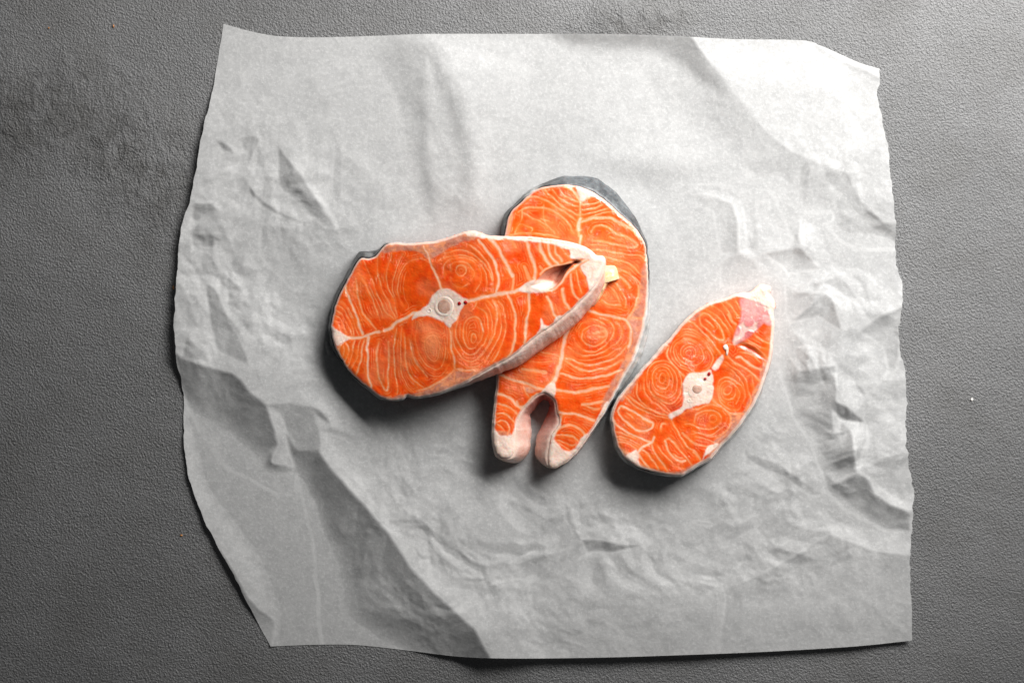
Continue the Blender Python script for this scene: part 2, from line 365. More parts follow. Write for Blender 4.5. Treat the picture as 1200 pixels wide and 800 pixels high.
# torn, wavy cut on the two side edges
yy = cr[:, 1]; wob = (fbm(yy/9, 0*yy, 5, 3)-0.5)*5.0*np.sin(np.linspace(0, math.pi, NY))**0.3; cr[:, 0] += wob
yy = cl[:, 1]; wob = (fbm(yy/14, 0*yy, 9, 3)-0.5)*3.2*np.sin(np.linspace(0, math.pi, NY))**0.3; cl[:, 0] += wob
u = np.linspace(0, 1, NX)[None, :, None]; v = np.linspace(0, 1, NY)[:, None, None]
Pg = (1-v)*ct[None]+v*cb[None]+(1-u)*cl[:, None]+u*cr[:, None]-((1-u)*(1-v)*ct[0]+u*(1-v)*ct[-1]+(1-u)*v*cb[0]+u*v*cb[-1])
px = Pg[..., 0].ravel(); py = Pg[..., 1].ravel()
H = np.zeros_like(px); CRS = np.zeros_like(px)
# facets of the creased sheet: how far each one leans towards (+) or away from (-) the window, its softness and its outline
FACETS = [
 (.16,35,[(190,10),(420,20),(400,200),(330,260),(390,420),(300,440),(190,420)]),(-.6,24,[(560,30),(820,30),(900,200),(760,220),(600,170)]),(.10,30,[(960,270),(1080,270),(1080,760),(850,780),(930,500)]),(.10,25,[(500,560),(850,620),(850,790),(620,790)]),(.12,20,[(200,560),(320,600),(380,790),(280,780)]),
 (-.06,30,[(560,60),(760,70),(870,180),(860,210),(640,200),(560,180)]),(.05,18,[(545,40),(640,40),(640,130),(600,250),(555,250)]),
 (-.32,16,[(425,60),(470,48),(512,58),(540,130),(548,200),(548,268),(500,266),(484,200),(452,150),(434,100)]),(-.10,8,[(500,70),(520,110),(538,180),(546,262),(515,262),(500,180)]),
 (-.05,6,[(425,215),(460,205),(480,255),(430,265)]),(.05,10,[(345,60),(430,80),(470,190),(455,210),(400,200),(350,120)]),
 (-.32,9,[(738,60),(790,74),(836,104),(868,120),(900,158),(905,195),(880,200),(820,150),(770,120)]),(-.30,2.5,[(895,150),(925,175),(962,192),(990,204),(976,250),(936,250),(925,215),(902,205)]),
 (-.14,1.6,[(800,30),(845,88),(868,118),(900,155),(930,175),(955,190),(992,203),(1006,226),(1020,248),(1052,272),(1075,272),(1075,60),(940,30)]),
 (-.38,2,[(962,192),(992,203),(1006,226),(1020,248),(1052,274),(1052,262),(1010,262),(975,262),(976,225)]),(-.50,1.6,[(967,264),(1004,252),(1021,248),(1052,274),(1060,293),(1004,293),(984,283)]),
 (-.13,2,[(783,222),(810,210),(835,209),(838,216),(812,221),(796,230),(783,228)]),(.16,1.5,[(812,218),(830,217),(855,219),(868,232),(872,260),(875,298),(866,299),(863,260),(858,237),(840,232),(820,230)]),
 (-.24,1.5,[(812,230),(840,233),(858,237),(862,255),(866,299),(845,298),(838,270),(834,250),(815,242)]),(-.22,2.2,[(858,217),(875,212),(905,210),(922,215),(932,232),(936,260),(935,288),(925,275),(915,250),(907,228),(895,224),(868,226)]),
 (.06,3,[(888,226),(903,229),(912,250),(922,275),(936,288),(900,295),(889,292),(885,255)]),(-.12,3,[(875,232),(884,235),(886,290),(878,298)]),(.05,3,[(938,250),(965,262),(985,285),(965,312),(950,303),(937,290)]),
 (-.30,1.2,[(893,297),(936,291),(950,303),(960,318),(942,319),(925,322),(914,310)]),(.12,1.4,[(940,320),(962,318),(985,324),(976,330),(955,328)]),(-.24,1.8,[(853,302),(868,298),(884,306),(890,320),(884,336),(862,340),(845,335),(843,310)]),
 (.13,2.2,[(1006,294),(1054,296),(1060,330),(1058,357),(1030,372),(1006,390),(985,388),(976,350),(968,342),(985,325),(972,312)]),
 (-.22,1.3,[(920,332),(937,342),(968,345),(975,350),(980,367),(985,386),(966,376),(958,372),(926,380),(920,362)]),(-.16,1,[(958,355),(972,362),(985,386),(968,374)]),(.04,2,[(925,380),(958,372),(985,388),(980,405),(930,405)]),
 (-.22,1.4,[(1057,360),(1054,400),(1053,418),(1048,432),(1040,436),(1037,410),(1022,398),(1008,390),(1030,372)]),(-.2,1,[(905,378),(920,389),(907,386)]),
 (-.26,1.3,[(904,416),(922,414),(936,436),(978,430),(980,470),(977,482),(976,508),(955,496),(928,484),(918,455),(912,430)]),(-.12,1,[(926,450),(952,453),(970,448),(976,456),(950,458),(932,455)]),(.06,2,[(904,424),(911,430),(920,460),(927,484),(905,500)]),
 (.14,1.6,[(981,398),(1035,412),(1040,437),(1066,436),(1066,530),(1050,535),(1025,545),(1005,553),(1003,540),(1010,520),(1018,505),(1012,497),(990,480),(980,470)]),
 (-.44,.9,[(979,470),(992,477),(1014,497.5),(1000,497),(985,493),(978,484)]),(.34,1,[(983,493),(1015,498),(1017,512),(1010,530),(1006,554),(1003,553),(1001,530),(998,508),(991,500)]),(.12,1,[(976,482),(984,492),(996,505),(986,508),(976,508)]),(0,1.5,[(1019,511),(1026,513),(1031,540),(1010,552)]),
 (-.27,1.3,[(927,484),(955,496),(975,510),(997,506),(1001,530),(1003,553),(985,563),(968,572),(962,550),(950,520)]),(-.42,1.6,[(966,574),(990,562),(1005,556),(1016,560),(1025,578),(1050,590),(1067,602),(1064,622),(1040,624),(1010,612),(985,594)]),
 (.22,1.2,[(1024,573),(1035,576),(1055,588),(1076,589),(1076,598),(1045,593),(1025,580)]),(-.1,1.6,[(1005,553),(1040,535),(1074,528),(1076,575),(1057,588),(1030,572),(1020,560)]),
 (-.24,1.4,[(868,518),(876,532),(902,541),(914,545),(930,558),(946,567),(966,581),(950,582),(934,570),(918,560),(885,547),(872,538)]),(.1,1.5,[(863,547),(885,549),(927,569),(914,592),(895,570)]),(-.08,3,[(845,500),(868,520),(866,545),(846,535)]),
 (.2,4,[(972,626),(980,598),(1000,603),(1030,620),(1070,638),(1066,650),(1020,645),(985,632)]),(-.10,1.5,[(898,669),(940,647),(973,627),(990,633),(1025,646),(1072,652),(1076,770),(840,780),(850,692)]),(-.15,1.2,[(870,646),(879,657),(866,661)]),
 (-.30,.9,[(681,632),(715,635),(752,640),(710,648),(689,648)]),(-.22,1.6,[(660,588),(668,596),(680,632),(670,622),(662,608)]),(-.35,.9,[(812,612),(832,612.5),(832,615.5),(820,614)]),(-.14,1.4,[(752,642),(770,658),(766,661)]),(-.1,5,[(690,655),(705,650),(714,690),(690,685)]),(.05,7,[(620,600),(660,605),(680,640),(685,700),(620,700)]),
 (-.08,14,[(640,690),(760,690),(840,700),(840,780),(640,780)]),
 (-.2,1.3,[(251,162),(272,173),(274,179),(262,178)]),(-.13,1.6,[(280,163),(296,152),(303,163),(293,186)]),(.1,1.4,[(284,159),(300,147),(338,144.5),(335,149),(305,152),(318,160),(308,160)]),
 (-.22,1.3,[(326,168),(345,195),(362,222),(392,266),(380,267),(350,240),(328,225),(325,190)]),(.16,1,[(318,161),(330,168),(350,192),(395,262),(393,268),(361,219),(344,193)]),(-.32,1,[(291,216),(298,228),(312,240),(335,253),(359,264.5),(345,262),(322,252),(303,240),(293,226)]),
 (-.2,.9,[(384,267),(395,272),(403,282),(392,275)]),(-.07,1.6,[(391,165),(399,165),(401,215),(392,262),(389,220)]),(-.22,1.3,[(226,240),(250,239),(253,246),(245,252),(228,263),(223,255)]),(-.1,2,[(222,274),(248,273),(258,282),(255,290),(225,290)]),(.08,1.5,[(232,262),(255,246),(262,262),(270,285),(258,280),(240,270)]),
 (-.12,2,[(305,263),(355,270),(405,300),(408,330),(395,345),(366,330),(350,345),(335,332),(320,318),(304,300)]),(.16,1,[(299,297),(305,301),(321,321),(336,334),(318,327)]),(-.12,1.4,[(318,299),(335,298),(345,315),(354,342),(340,330),(328,315)]),(.1,1.5,[(352,338),(362,348),(352,356),(340,352)]),(-.12,1.2,[(352,350),(368,352),(380,358),(362,356)]),
 (.13,1.1,[(234,328),(240,360),(248,390),(254.5,414),(244,407),(234,400),(235,365)]),(-.14,1.7,[(241,333),(252,338),(268,370),(283,392),(292,430),(262,415),(254,412),(246,380)]),(-.12,1.3,[(215,398),(220,395),(240,412),(246,425),(213,418)]),(.08,1.2,[(270,380),(276,382),(286,400),(290,420),(282,400)]),(-.1,1.3,[(300,443),(308,450),(303,440),(296,425)]),
 (-.46,1.8,[(204,413),(225,424),(250,431),(272,438),(283,449),(295,462),(313,476),(321,500),(328,530),(336,548),(345,549),(347,582),(330,582),(290,562),(255,545),(235,512),(218,470),(208,445)]),
 (.04,1,[(315,477),(329,485),(337,505),(334,530),(342,548),(316,542),(318,530),(327,520),(322,500)]),(-.22,1.4,[(314,476),(340,473),(365,477),(373,500),(376,520),(373,529),(350,527),(338,508),(330,487)]),
 (.12,2.5,[(350,460),(366,476),(385,485),(389,497),(402,505),(392,480),(365,453)]),(-.38,.9,[(365,477),(375,480),(383,488),(388,497),(380,493),(370,486)]),(-.16,2,[(376,505),(388,500),(405,505),(416,516),(400,512)]),
 (.17,7,[(212,472),(225,490),(245,515),(258,540),(285,580),(300,640),(312,725),(285,705),(245,640),(215,570),(205,500)]),
 (-.10,9,[(330,585),(352,585),(368,640),(372,700),(350,700),(335,650)]),
 (.10,5,[(378,508),(402,530),(432,578),(472,618),(502,653),(542,688),(592,738),(612,775),(580,775),(560,735),(510,695),(480,665),(455,625),(425,590),(400,562),(385,545)]),
 (-.50,2,[(335,508),(345,522),(350,528),(373,528),(385,545),(400,562),(425,590),(455,625),(480,665),(510,697),(555,735),(575,775),(420,775),(375,765),(372,700),(366,630),(347,560)]),
 (.2,1.1,[(398,556),(405,558),(414,568),(424,584),(412,572)]),(-.12,1.2,[(478,618),(500,615),(516,627),(531,646),(518,640),(500,624)]),(.16,1.1,[(505,629),(520,640),(533,652),(516,646)]),(-.1,1,[(482,640),(495,652),(510,655),(492,658)]),
 (-.25,1.2,[(255,640),(285,690),(303,714),(321,728),(318,765),(300,740),(262,672)]),
 (-.22,1.3,[(945,48),(975,72),(1040,102),(1040,95),(985,70)]),(.02,1,[(948,44),(1040,80),(1040,94),(985,70)]),
 (-.07,2,[(955,96),(975,104),(968,110)]),(-.07,2,[(860,96),(885,100),(872,106)]),
]
GS = 2.0
gw, gh = 600, 400
ggx, ggy = np.meshgrid(np.arange(gw)*GS, np.arange(gh)*GS)
G = np.zeros((gh, gw))
jx = ggx+(fbm(ggx/26, ggy/26, 31, 3)-0.5)*4.5; jy = ggy+(fbm(ggx/26, ggy/26, 57, 3)-0.5)*4.5
for tone_, soft_, P in FACETS:
    P = np.array(P, float); pad_ = soft_*2+4
    x0, y0 = np.maximum((P.min(0)-pad_)//GS, 0).astype(int); x1, y1 = ((P.max(0)+pad_)//GS).astype(int)+1
    sl = (slice(y0, y1), slice(x0, x1)); a, b = jx[sl], jy[sl]
    if a.size == 0: continue
    d, _, _ = pdist(a, b, P, True); sd = np.where(inside(a, b, P), d, -d); m = sstep(-soft_-0.6, soft_+0.6, sd)
    G[sl] = G[sl]*(1-m)+tone_*m
# bounded least squares: lean along the light is given, the rest stays smooth, flat under the fish
SM = np.zeros((gh, gw), bool)
for ST in (S1, S2, S3):
    SM |= inside(ggx, ggy, spline([(p[0]+p[2]*.6, p[1]+p[3]*.6) for p in ST], 8, True))
lx_, ly_ = 0.585, -0.811
Tg = -G*1.3*S*GS*(~SM)            # metres per cell along the light
def Dl(h):
    r = np.zeros_like(h); r[:, :-1] += lx_*(h[:, 1:]-h[:, :-1]); r[1:, :] += -ly_*(h[:-1, :]-h[1:, :]); return r
def DlT(r):
    o = np.zeros_like(r); o[:, 1:] += lx_*r[:, :-1]; o[:, :-1] -= lx_*r[:, :-1]; o[:-1, :] += -ly_*r[1:, :]; o[1:, :] -= -ly_*r[1:, :]; return o
def Lap(h):
    o = np.zeros_like(h)
    e = h[:, 1:]-h[:, :-1]; o[:, 1:] += e; o[:, :-1] -= e
    e = h[1:]-h[:-1]; o[1:] += e; o[:-1] -= e; return o
WM = 0.0006+SM*2.0
def A_(h): return DlT(Dl(h))+0.07*Lap(h)+WM*h
bvec = DlT(Tg); h_ = np.zeros_like(G); r_ = bvec-A_(h_); p_ = r_.copy(); rs = (r_*r_).sum()
for it in range(350):
    Ap = A_(p_); al = rs/(p_*Ap).sum(); h_ += al*p_; r_ -= al*Ap; rn = (r_*r_).sum()
    if rn < 1e-9*rs and it > 50: break
    p_ = r_+(rn/rs)*p_; rs = rn
def samp2(A, x, y):
    u = np.clip(x/GS, 0, gw-1.001); v = np.clip(y/GS, 0, gh-1.001); i = u.astype(int); j = v.astype(int); fu = u-i; fv = v-j
    return (A[j, i]*(1-fu)+A[j, i+1]*fu)*(1-fv)+(A[j+1, i]*(1-fu)+A[j+1, i+1]*fu)*fv
H += samp2(h_, px, py)
lap = np.abs(Lap(h_)); CRS += np.clip((samp2(lap, px, py)/S-0.10)*3.0, 0, 1)*(0.25+fbm(px/10, py/10, 66, 2))*0.7
# random crumple
wx = px+(fbm(px/70, py/70, 3, 2)-0.5)*45; wy = py+(fbm(px/70, py/70, 13, 2)-0.5)*45
def region(cx, cy, rx, ry): return np.exp(-(((px-cx)/rx)**2+((py-cy)/ry)**2)**1.5)
cm = 0.10+0.95*region(965, 400, 115, 230)+0.95*region(300, 300, 115, 140)+0.6*region(560, 640, 200, 120)+0.7*region(850, 610, 160, 90)+0.25*region(440,250,130,90)
cm *= 1-0.8*region(960, 110, 110, 70)
a = math.radians(23); rx_, ry_ = wx*math.cos(a)-wy*math.sin(a), wx*math.sin(a)+wy*math.cos(a)
H += 0.0026*cm*(tri_noise(wx/34, wy/34, 4)-0.5)
H += 0.0018*cm*(tri_noise(rx_/16+5, ry_/16, 8)-0.5)
H += 0.00042*(cm+0.25)*(tri_noise(wy/7, wx/7+3, 12)-0.5)
H += 0.0012*(fbm(px/110, py/110, 40, 3)-0.5)
# lifted margins
dl = px-np.repeat(cl[:, 0], NX); dr_ = np.repeat(cr[:, 0], NX)-px
ytop = py-np.tile(ct[:, 1], NY); ybot = np.tile(cb[:, 1], NY)-py
H += 0.0045*sstep(60, 0, dl)**1.0*np.interp(py, [60, 130, 200, 300, 420, 520, 620, 740], [0.1, .75, 1, .8, 1, 1.2, 1.0, .4])
H += 0.009*sstep(110, -30, ybot)*np.interp(px, [320, 450, 520, 1000, 1060], [0.2, .8, 1, .8, .3])
H += 0.0015*sstep(40, 0, dr_)
edge_ = np.minimum(np.minimum(dl, dr_), np.minimum(ytop, ybot))
H -= 0.0019*sstep(55, 0, edge_)
H = 0.0010*np.logaddexp(0, (H+0.0017)/0.0010)
# flat where the fish weighs it down
near = np.full(px.shape, 1e9)
for ST in (S1, S2, S3):
    P = spline([(p[0], p[1]) for p in ST], 12, True)
    lo = P.min(0)-40; hi = P.max(0)+40
    m = (px > lo[0]) & (px < hi[0]) & (py > lo[1]) & (py < hi[1])
    d, _, _ = pdist(px[m], py[m], P, True); d[inside(px[m], py[m], P)] = 0
    near[m] = np.minimum(near[m], d)
ok = sstep(2, 45, near); H = H*ok+(PAPER_Z-0.00012)*(1-ok); CRS *= sstep(2, 20, near)
# soften by one cell so that the creases are paper, not tin
Hg = H.reshape(NY, NX)
for _ in range(1):
    Q = np.pad(Hg, 1, mode='edge'); Hg = (Q[1:-1, 1:-1]*4+Q[:-2, 1:-1]+Q[2:, 1:-1]+Q[1:-1, :-2]+Q[1:-1, 2:])/8
H = np.maximum(Hg.ravel(), 0.0003)
paper = mesh_obj('parchment_paper', W3(px, py, H), gridfaces(NX, NY)[:, ::-1], M_PAPER, attrs={'crease': CRS})
tag(paper, 'large crumpled sheet of white parchment paper lying on the grey plaster tabletop', 'paper')

# ------------------------------------------------------------ marbling data (photograph pixels): (width, strength, points)
LN1 = [
 (2.4,1,[(405,335),(408,346),(412,357),(417,369),(421,380),(425,391)]),(1.7,.9,[(418,326),(419,340),(421,355),(426,368),(433,377),(441,387)]),
 (1.3,.7,[(420,320),(427,330),(433,342),(437,352),(442,365),(446,375)]),(1.2,.7,[(426,304),(430,313),(436,328),(440,340),(447,355),(453,366),(463,373)]),
 (1.0,.5,[(433,335),(440,350),(446,362),(450,372)]),(1.2,.7,[(443,297),(442,310),(444,326),(448,340),(455,353),(461,365),(465,373)]),
 (1.2,.7,[(459,296),(457,306),(453,320),(454,335),(459,345),(463,357),(466,371)]),(1.0,.6,[(472,298),(468,307),(463,318),(460,330),(461,342),(464,355)]),
 (1.0,.6,[(505,310),(496,304),(486,304),(477,309),(469,321),(466,335),(468,348),(473,358)]),
 (1.1,.6,[(396,351),(404,359),(411,371),(418,384),(421,393)]),(1.3,.85,[(394,357),(402,363),(408,373),(414,385),(415,393)]),(1.3,.85,[(392,363),(400,369),(405,377),(410,386),(413,393)]),
 (1.3,.9,[(391,369),(397,373),(402,379),(405,387),(407,394)]),(1.3,.9,[(392,376),(396,379),(399,384)]),(1.0,.7,[(400,352),(408,362),(414,374)]),
 (1.6,.9,[(409,397),(402,401),(398,410),(399,418)]),(1.2,.9,[(405,400),(408,405),(409,412),(406,420),(403,425)]),(1.1,.8,[(403,406),(404,412),(402,418)]),
 (1.4,.9,[(416,397),(414,405),(413,415),(409,425),(406,430)]),(1.3,.9,[(423,397),(420,405),(419,417),(415,427),(410,434)]),(1.9,.9,[(428,397),(425,407),(423,422),(420,433),(417,441)]),
 (2.5,1,[(432,394),(431,410),(432,425),(432,440),(435,454)]),(1.8,.9,[(444,402),(442,412),(443,428),(445,443),(449,451),(454,457),(455.5,450),(455,435),(456,415),(455,400)]),
 (0.8,.5,[(450,428),(450,442)]),(1.4,.85,[(465,384),(463,400),(462,420),(464,440),(466,455),(465,461)]),(1.0,.6,[(471,383),(470,400),(470,420),(471,438),(476,450),(482,457)]),
 (1.1,.75,[(474,390),(475,405),(476,425),(481,440),(490,449),(497,454)]),(1.5,.85,[(480,397),(482,412),(487,424),(494,434),(501,442)]),
 (1.0,.55,[(489,380),(487,398),(490,412),(495,423),(503,431),(512,433),(519,426),(522,412),(521,396)]),(1.0,.45,[(484,376),(482,398),(486,418),(494,431),(505,440),(517,440),(526,428)]),
 (1.0,.5,[(498,400),(499,412),(503,420),(509,423),(514,417),(515,403),(511,393),(503,393),(498,400)]),
 # septa
 (3.0,1,[(408,396),(416,395.5),(425,394),(434,391.5),(444,389)]),(3.2,1,[(450,387),(458,384),(465,377),(475,373),(484,368),(492,366)]),(1.3,.6,[(442,389),(450,388)]),
 (4.0,1,[(545,354),(557,351),(570,347.5),(583,345),(592,343.5),(603,341),(615,335),(624,330)]),(2.2,1,[(517,339),(512,325),(506,311),(503,304),(498,293),(497,288)]),
 (2.0,.95,[(527,381),(528.5,395),(529,410),(532,420),(534,433)]),(2.0,.9,[(534,433),(524,442),(512,449),(500,455),(488,458)]),(2.0,.9,[(534,433),(548,434),(560,432)]),(1.4,.8,[(534,433),(533,445),(535,452)]),
 (1.5,.7,[(560,352),(558,358),(553,364)]),
 # upper middle whorl
 (1.1,.8,[(534,318),(535,313),(540,311),(545,313),(546.5,318),(543,322.5),(538,322.5),(534,318)]),
 (1.2,.7,[(528,318),(529,311),(536,307),(545,308),(552,313),(556,320),(553,328)]),(1.1,.6,[(528,324),(530,332),(540,336),(550,331)]),
 (1.2,.75,[(519,323),(520,311),(527,304.5),(538,302),(550,304),(559,310),(564,320),(563,332),(557,342)]),
 (1.2,.75,[(514,305),(523,301),(536,298.5),(550,301),(560,307),(568,317),(571,328),(572,342)]),
 (1.2,.75,[(521,296),(535,292.5),(546,294),(556,299),(566,308),(574,319),(578,331),(577,343)]),
 (1.4,.85,[(543,284),(553,289),(562,296),(570,306),(577,320),(578.5,334),(579,344)]),(2.6,1,[(560,282),(570,292),(578,304),(584,322),(584,334),(582,344)]),
 (4.2,1,[(574,278),(583,290),(590,304),(596,315),(600,323)]),(2.4,.8,[(597,315),(601,325),(601,338)]),(2.4,.5,[(600,282),(604,290)]),
 # lower middle whorl
 (1.2,.8,[(552,396),(553.5,391.5),(556.5,392),(558.5,397),(556,401.5),(552.5,400.5),(552,396)]),
 (1.2,.75,[(544,379),(550,373.5),(558,372),(563,378),(566,390),(563,400),(558,406),(551,409),(546,405),(543,396),(543,386),(544,379)]),(2.0,1,[(563,377),(565,384),(566,390)]),  # the short last stroke paints a white highlight into the seam colour
 (1.2,.7,[(537,372),(534,388),(537,402),(543,412),(550,416),(558,413),(566,404),(572,392),(572,378),(569,367),(560,360)]),
 (1.1,.6,[(530,382),(531,400),(536,413),(545,422),(555,423),(566,412),(574,400),(577,385),(575,370),(569,356)]),
 (1.1,.7,[(572,352),(579,363),(581,378),(578,395),(569,410),(560,421)]),(2.0,.9,[(578,352),(582,364),(582,380)]),(1.2,.75,[(580,352),(586,368),(587,385),(581,402),(574,414),(569,424)]),
 (1.4,.8,[(583,351),(590,362),(593,380),(590,397),(584,412),(577,424)]),(1.1,.6,[(535,423),(545,429),(556,430),(566,424)]),
 (2.2,.9,[(594,345),(600,356),(603.5,370),(603.5,388),(601,410),(596,418)]),(3.0,.95,[(619.5,341),(620,360),(617,382),(615,402)]),
 (3.0,.95,[(641,348),(646,356),(650,368),(656,378)]),(3.2,.9,[(660,338),(661,352),(667,362)]),(2.6,.9,[(668,322),(670,334),(674,346),(679,352)]),
 (1.4,.8,[(675,317),(678,330),(682,343)]),(1.2,.7,[(679,315),(685,325),(688,335)]),
 (3.0,1,[(640,342),(650,338.5),(657,331),(663,322),(672,314),(680,308),(690,303),(700,301)]),
 (3.6,.95,[(617,281),(619,292),(624,305),(628,317),(627,327)]),(3.4,.95,[(632,282),(633,292),(639,303),(647,313)]),(3.2,.95,[(642,284),(643,293),(648,303),(656,311)]),
 (2.2,.9,[(651,286),(652,296),(659,305)]),(1.4,.8,[(656,288),(662,297),(668,302)]),(3.4,.7,[(615,313),(619,323),(624,331)]),(3,.6,[(633,311),(637,317)]),
 (2.4,.9,[(634,321),(640,315),(650,311),(662,309),(672,306),(679,303)]),(1.0,.6,[(686,309),(691,309),(693,313),(690,317),(685,316)]),
]
FAT1 = [[(387,380),(396,387),(409,396),(399,403),(394,404),(388,392)],
 [(500,358),(507,346),(512,341),(520,338),(528,339),(535,343),(541,348),(548,352),(544,358),(540,364),(536,372),(531,379),(527,384),(521,378),(512,374),(505,371),(498,370),(490,371),(483,375),(486,368)],
 [(590,276),(684,289),(700,299),(708,302),(710,318),(700,334),(692,344),(689,333),(686,322),(680,313),(690,304),(676,303),(669,302),(668,294),(655,289),(640,285),(600,281)],
 [(612,334),(624,328),(632,330),(645,335),(640,342),(625,343),(608,341)],[(628,396),(633,384),(634,373),(638,381),(648,381),(652,372),(660,371),(645,388)],[(545,271),(556,270),(572,277),(590,278),(590,281),(565,279),(548,276)]]
PINK1 = [[(446,294),(453,286),(475,285),(500,285),(525,279),(545,272),(560,280),(545,283),(530,289),(515,298),(503,304),(492,296),(478,293),(462,295),(450,296)],
 [(476,464),(500,456),(515,448),(528,438),(534,434),(548,435),(560,433),(577,426),(596,417),(588,426),(560,441),(530,455),(505,465)],[(436,459),(446,463),(460,466),(470,462),(476,464),(460,470),(446,467)],
 [(676,303),(690,304),(684,311),(700,320),(694,334),(686,322)],[(390,386),(402,398),(397,402),(391,394)]]
HAZE1 = [(506,400,13,20,.6),(500,384,14,8,.55),(519,346,12,10,.3),(560,385,30,26,.05)]
CAV1 = [(632,323),(638,317.5),(648,312.5),(660,310),(668,308),(674,305.5),(678,305),(676,308),(670,312.5),(664,319),(659,328),(652,336),(644,340),(633,340),(624,338),(620,335),(626,329)]

LN2 = [
 (2.0,.9,[(681,222),(681,233),(680,245),(680,256)]),(4.4,1,[(680,256),(679,262),(678.5,270)]),(2.2,.8,[(678.5,270),(678,277)]),(3.6,1,[(681,277),(680,288),(680,300)]),
 (4.0,1,[(672,372),(664,388),(661,402),(658.5,418),(656,432)]),(5.5,1,[(656,430),(650,443),(644,454),(641,460)]),
 (1.8,.85,[(613,237),(620,232),(628,231),(640,235),(650,241),(662,248),(675,258)]),(1.6,.85,[(639,223),(646,230),(655,238),(665,245),(676,251),(683,250)]),
 (1.5,.85,[(648,221),(653,229),(662,236),(671,241),(679,242)]),(1.4,.85,[(656,220),(661,228),(668,233),(678,237)]),(2.6,.9,[(663,218),(672,224),(678,231),(681,236)]),
 (1.9,.9,[(608,248),(616,244),(625,243),(637,244),(650,248),(660,255),(667,263),(672,274)]),(1.3,.75,[(614,250),(624,255),(633,259),(642,265),(650,273)]),
 (1.3,.8,[(634,256),(642,258),(648,262)]),(1.2,.7,[(638,240),(638,256),(641,266)]),(1.3,.8,[(598,276),(610,273),(625,274),(640,274),(655,278)]),
 (1.3,.8,[(603,274),(606,266),(609,262),(616,265),(624,268),(622,273)]),(1.5,.8,[(600,247),(599,258),(596,270)]),(1.2,.6,[(612,245),(612,256),(609,262)]),(1.1,.6,[(604,246),(608,240),(612,240)]),
 (2.0,.8,[(683,236),(692,231),(703,229)]),(1.5,.85,[(683,239),(697,238),(707,233)]),(1.9,.9,[(683,245),(695,244),(706,240)]),(1.5,.85,[(682,251),(695,249),(706,246),(714,243)]),
 (1.3,.8,[(682,257),(695,254),(705,250),(715,248),(726,250),(737,259)]),(2.6,.9,[(680,261),(690,257),(700,255.5),(715,256),(727,262),(740,268),(749,277)]),
 (2.0,.9,[(693,271),(698,265),(706,264),(714,268),(722,274),(735,277),(744,283),(748,287),(742,290),(730,288),(718,286),(705,282),(694,281)]),(1.5,.85,[(714,278),(724,281),(732,284)]),
 (1.8,.85,[(690,293),(705,292),(718,296),(735,298),(750,299),(758,306)]),(1.4,.8,[(700,297),(715,303),(730,306),(742,312),(752,322)]),(1.2,.6,[(688,286),(700,286),(712,288)]),
 (1.4,.75,[(722,313),(732,317),(743,324),(752,335)]),(2.2,.8,[(725,321),(733,329),(738,336)]),(1.4,.7,[(719,328),(727,338),(733,350),(733,360)]),(2.0,.6,[(712,334),(722,343),(727,355)]),
 (1.2,.6,[(738,318),(745,330),(749,342)]),(1.9,.9,[(705,352),(713,356),(728,357.5)]),(3.0,.5,[(700,347),(710,345)]),
 (2.8,.95,[(686,361),(700,367),(715,370),(727,373),(735,376),(738.5,386),(740,398),(736,408)]),(2.2,.8,[(748,334),(747,350),(742,363),(735,375)]),
 (2.0,.85,[(736,373),(745,372),(756,373)]),(1.3,.6,[(742,389),(740,400),(733,420)]),
 (2.4,.7,[(697,391),(705,388),(711,388),(710,394),(702,395)]),(1.5,.75,[(683,388),(688,384),(697,381),(707,383),(712,390),(710,398),(702,404),(693,405),(685,402),(682,396),(683,388)]),
 (1.4,.75,[(672,396),(676,404),(684,410),(694,412),(704,409),(713,402),(719,393),(720,384),(713,376),(702,371)]),(1.5,.8,[(666,406),(676,413),(690,416),(704,414),(716,407),(726,398),(729,386),(723,377)]),
 (1.3,.7,[(690,373),(700,375),(708,379)]),(1.1,.5,[(677,385),(684,378),(694,376)]),
 (2.0,.95,[(663,419),(672,422),(683,427),(695,427),(708,424),(722,418),(734,406)]),(2.0,.9,[(663,422),(674,430),(686,434),(700,433),(716,429),(730,421)]),(1.0,.6,[(664,416),(680,421),(697,421),(713,415),(728,406)]),
 (2.4,.9,[(657,438),(668,441),(680,443),(700,442),(715,438),(729,433)]),(2.8,.9,[(651,457),(665,458),(676,459),(688,457.5),(700,454),(714,452)]),
 (2.6,.85,[(683,474),(693,473),(706,470)]),(2.0,.8,[(686,475),(697,479),(703,478)]),(2.8,.95,[(656,483),(665,484),(675,485),(687,489),(696,492)]),
 (2.6,.85,[(650,508),(657,501),(667,497.5),(675,500),(681,505),(686,510)]),(1.6,.9,[(650,509),(664,510),(674,513),(681,518)]),(1.3,.85,[(652,515),(662,518),(669,521),(676,520)]),(1.2,.8,[(655,518),(661,523),(668,527)]),
 (1.6,.8,[(660,484),(657,490),(655,498)]),
 (3.0,.8,[(613,432),(625,434),(640,436)]),(1.2,.7,[(632,412),(645,415),(656,417)]),(1.0,.5,[(622,423),(635,424),(648,423)]),(3.2,.9,[(586,439),(603,446),(615,449),(628,454),(640,457)]),
 (1.6,.8,[(614,453),(616,460),(620,465)]),(2.6,.95,[(580,459),(592,463),(600,468),(606,474),(611,478)]),(2.0,.9,[(581,473),(593,476),(602,481),(607,487)]),(1.8,.9,[(581,485),(590,484.5),(598,489),(604,495)]),
 (1.3,.85,[(582,494),(589,492),(594,496),(597,502),(595,509)]),(1.2,.85,[(583,496),(588,500),(592,507)]),(2.2,.9,[(606,470),(609,476),(616,474),(622,467),(629,461)]),
]
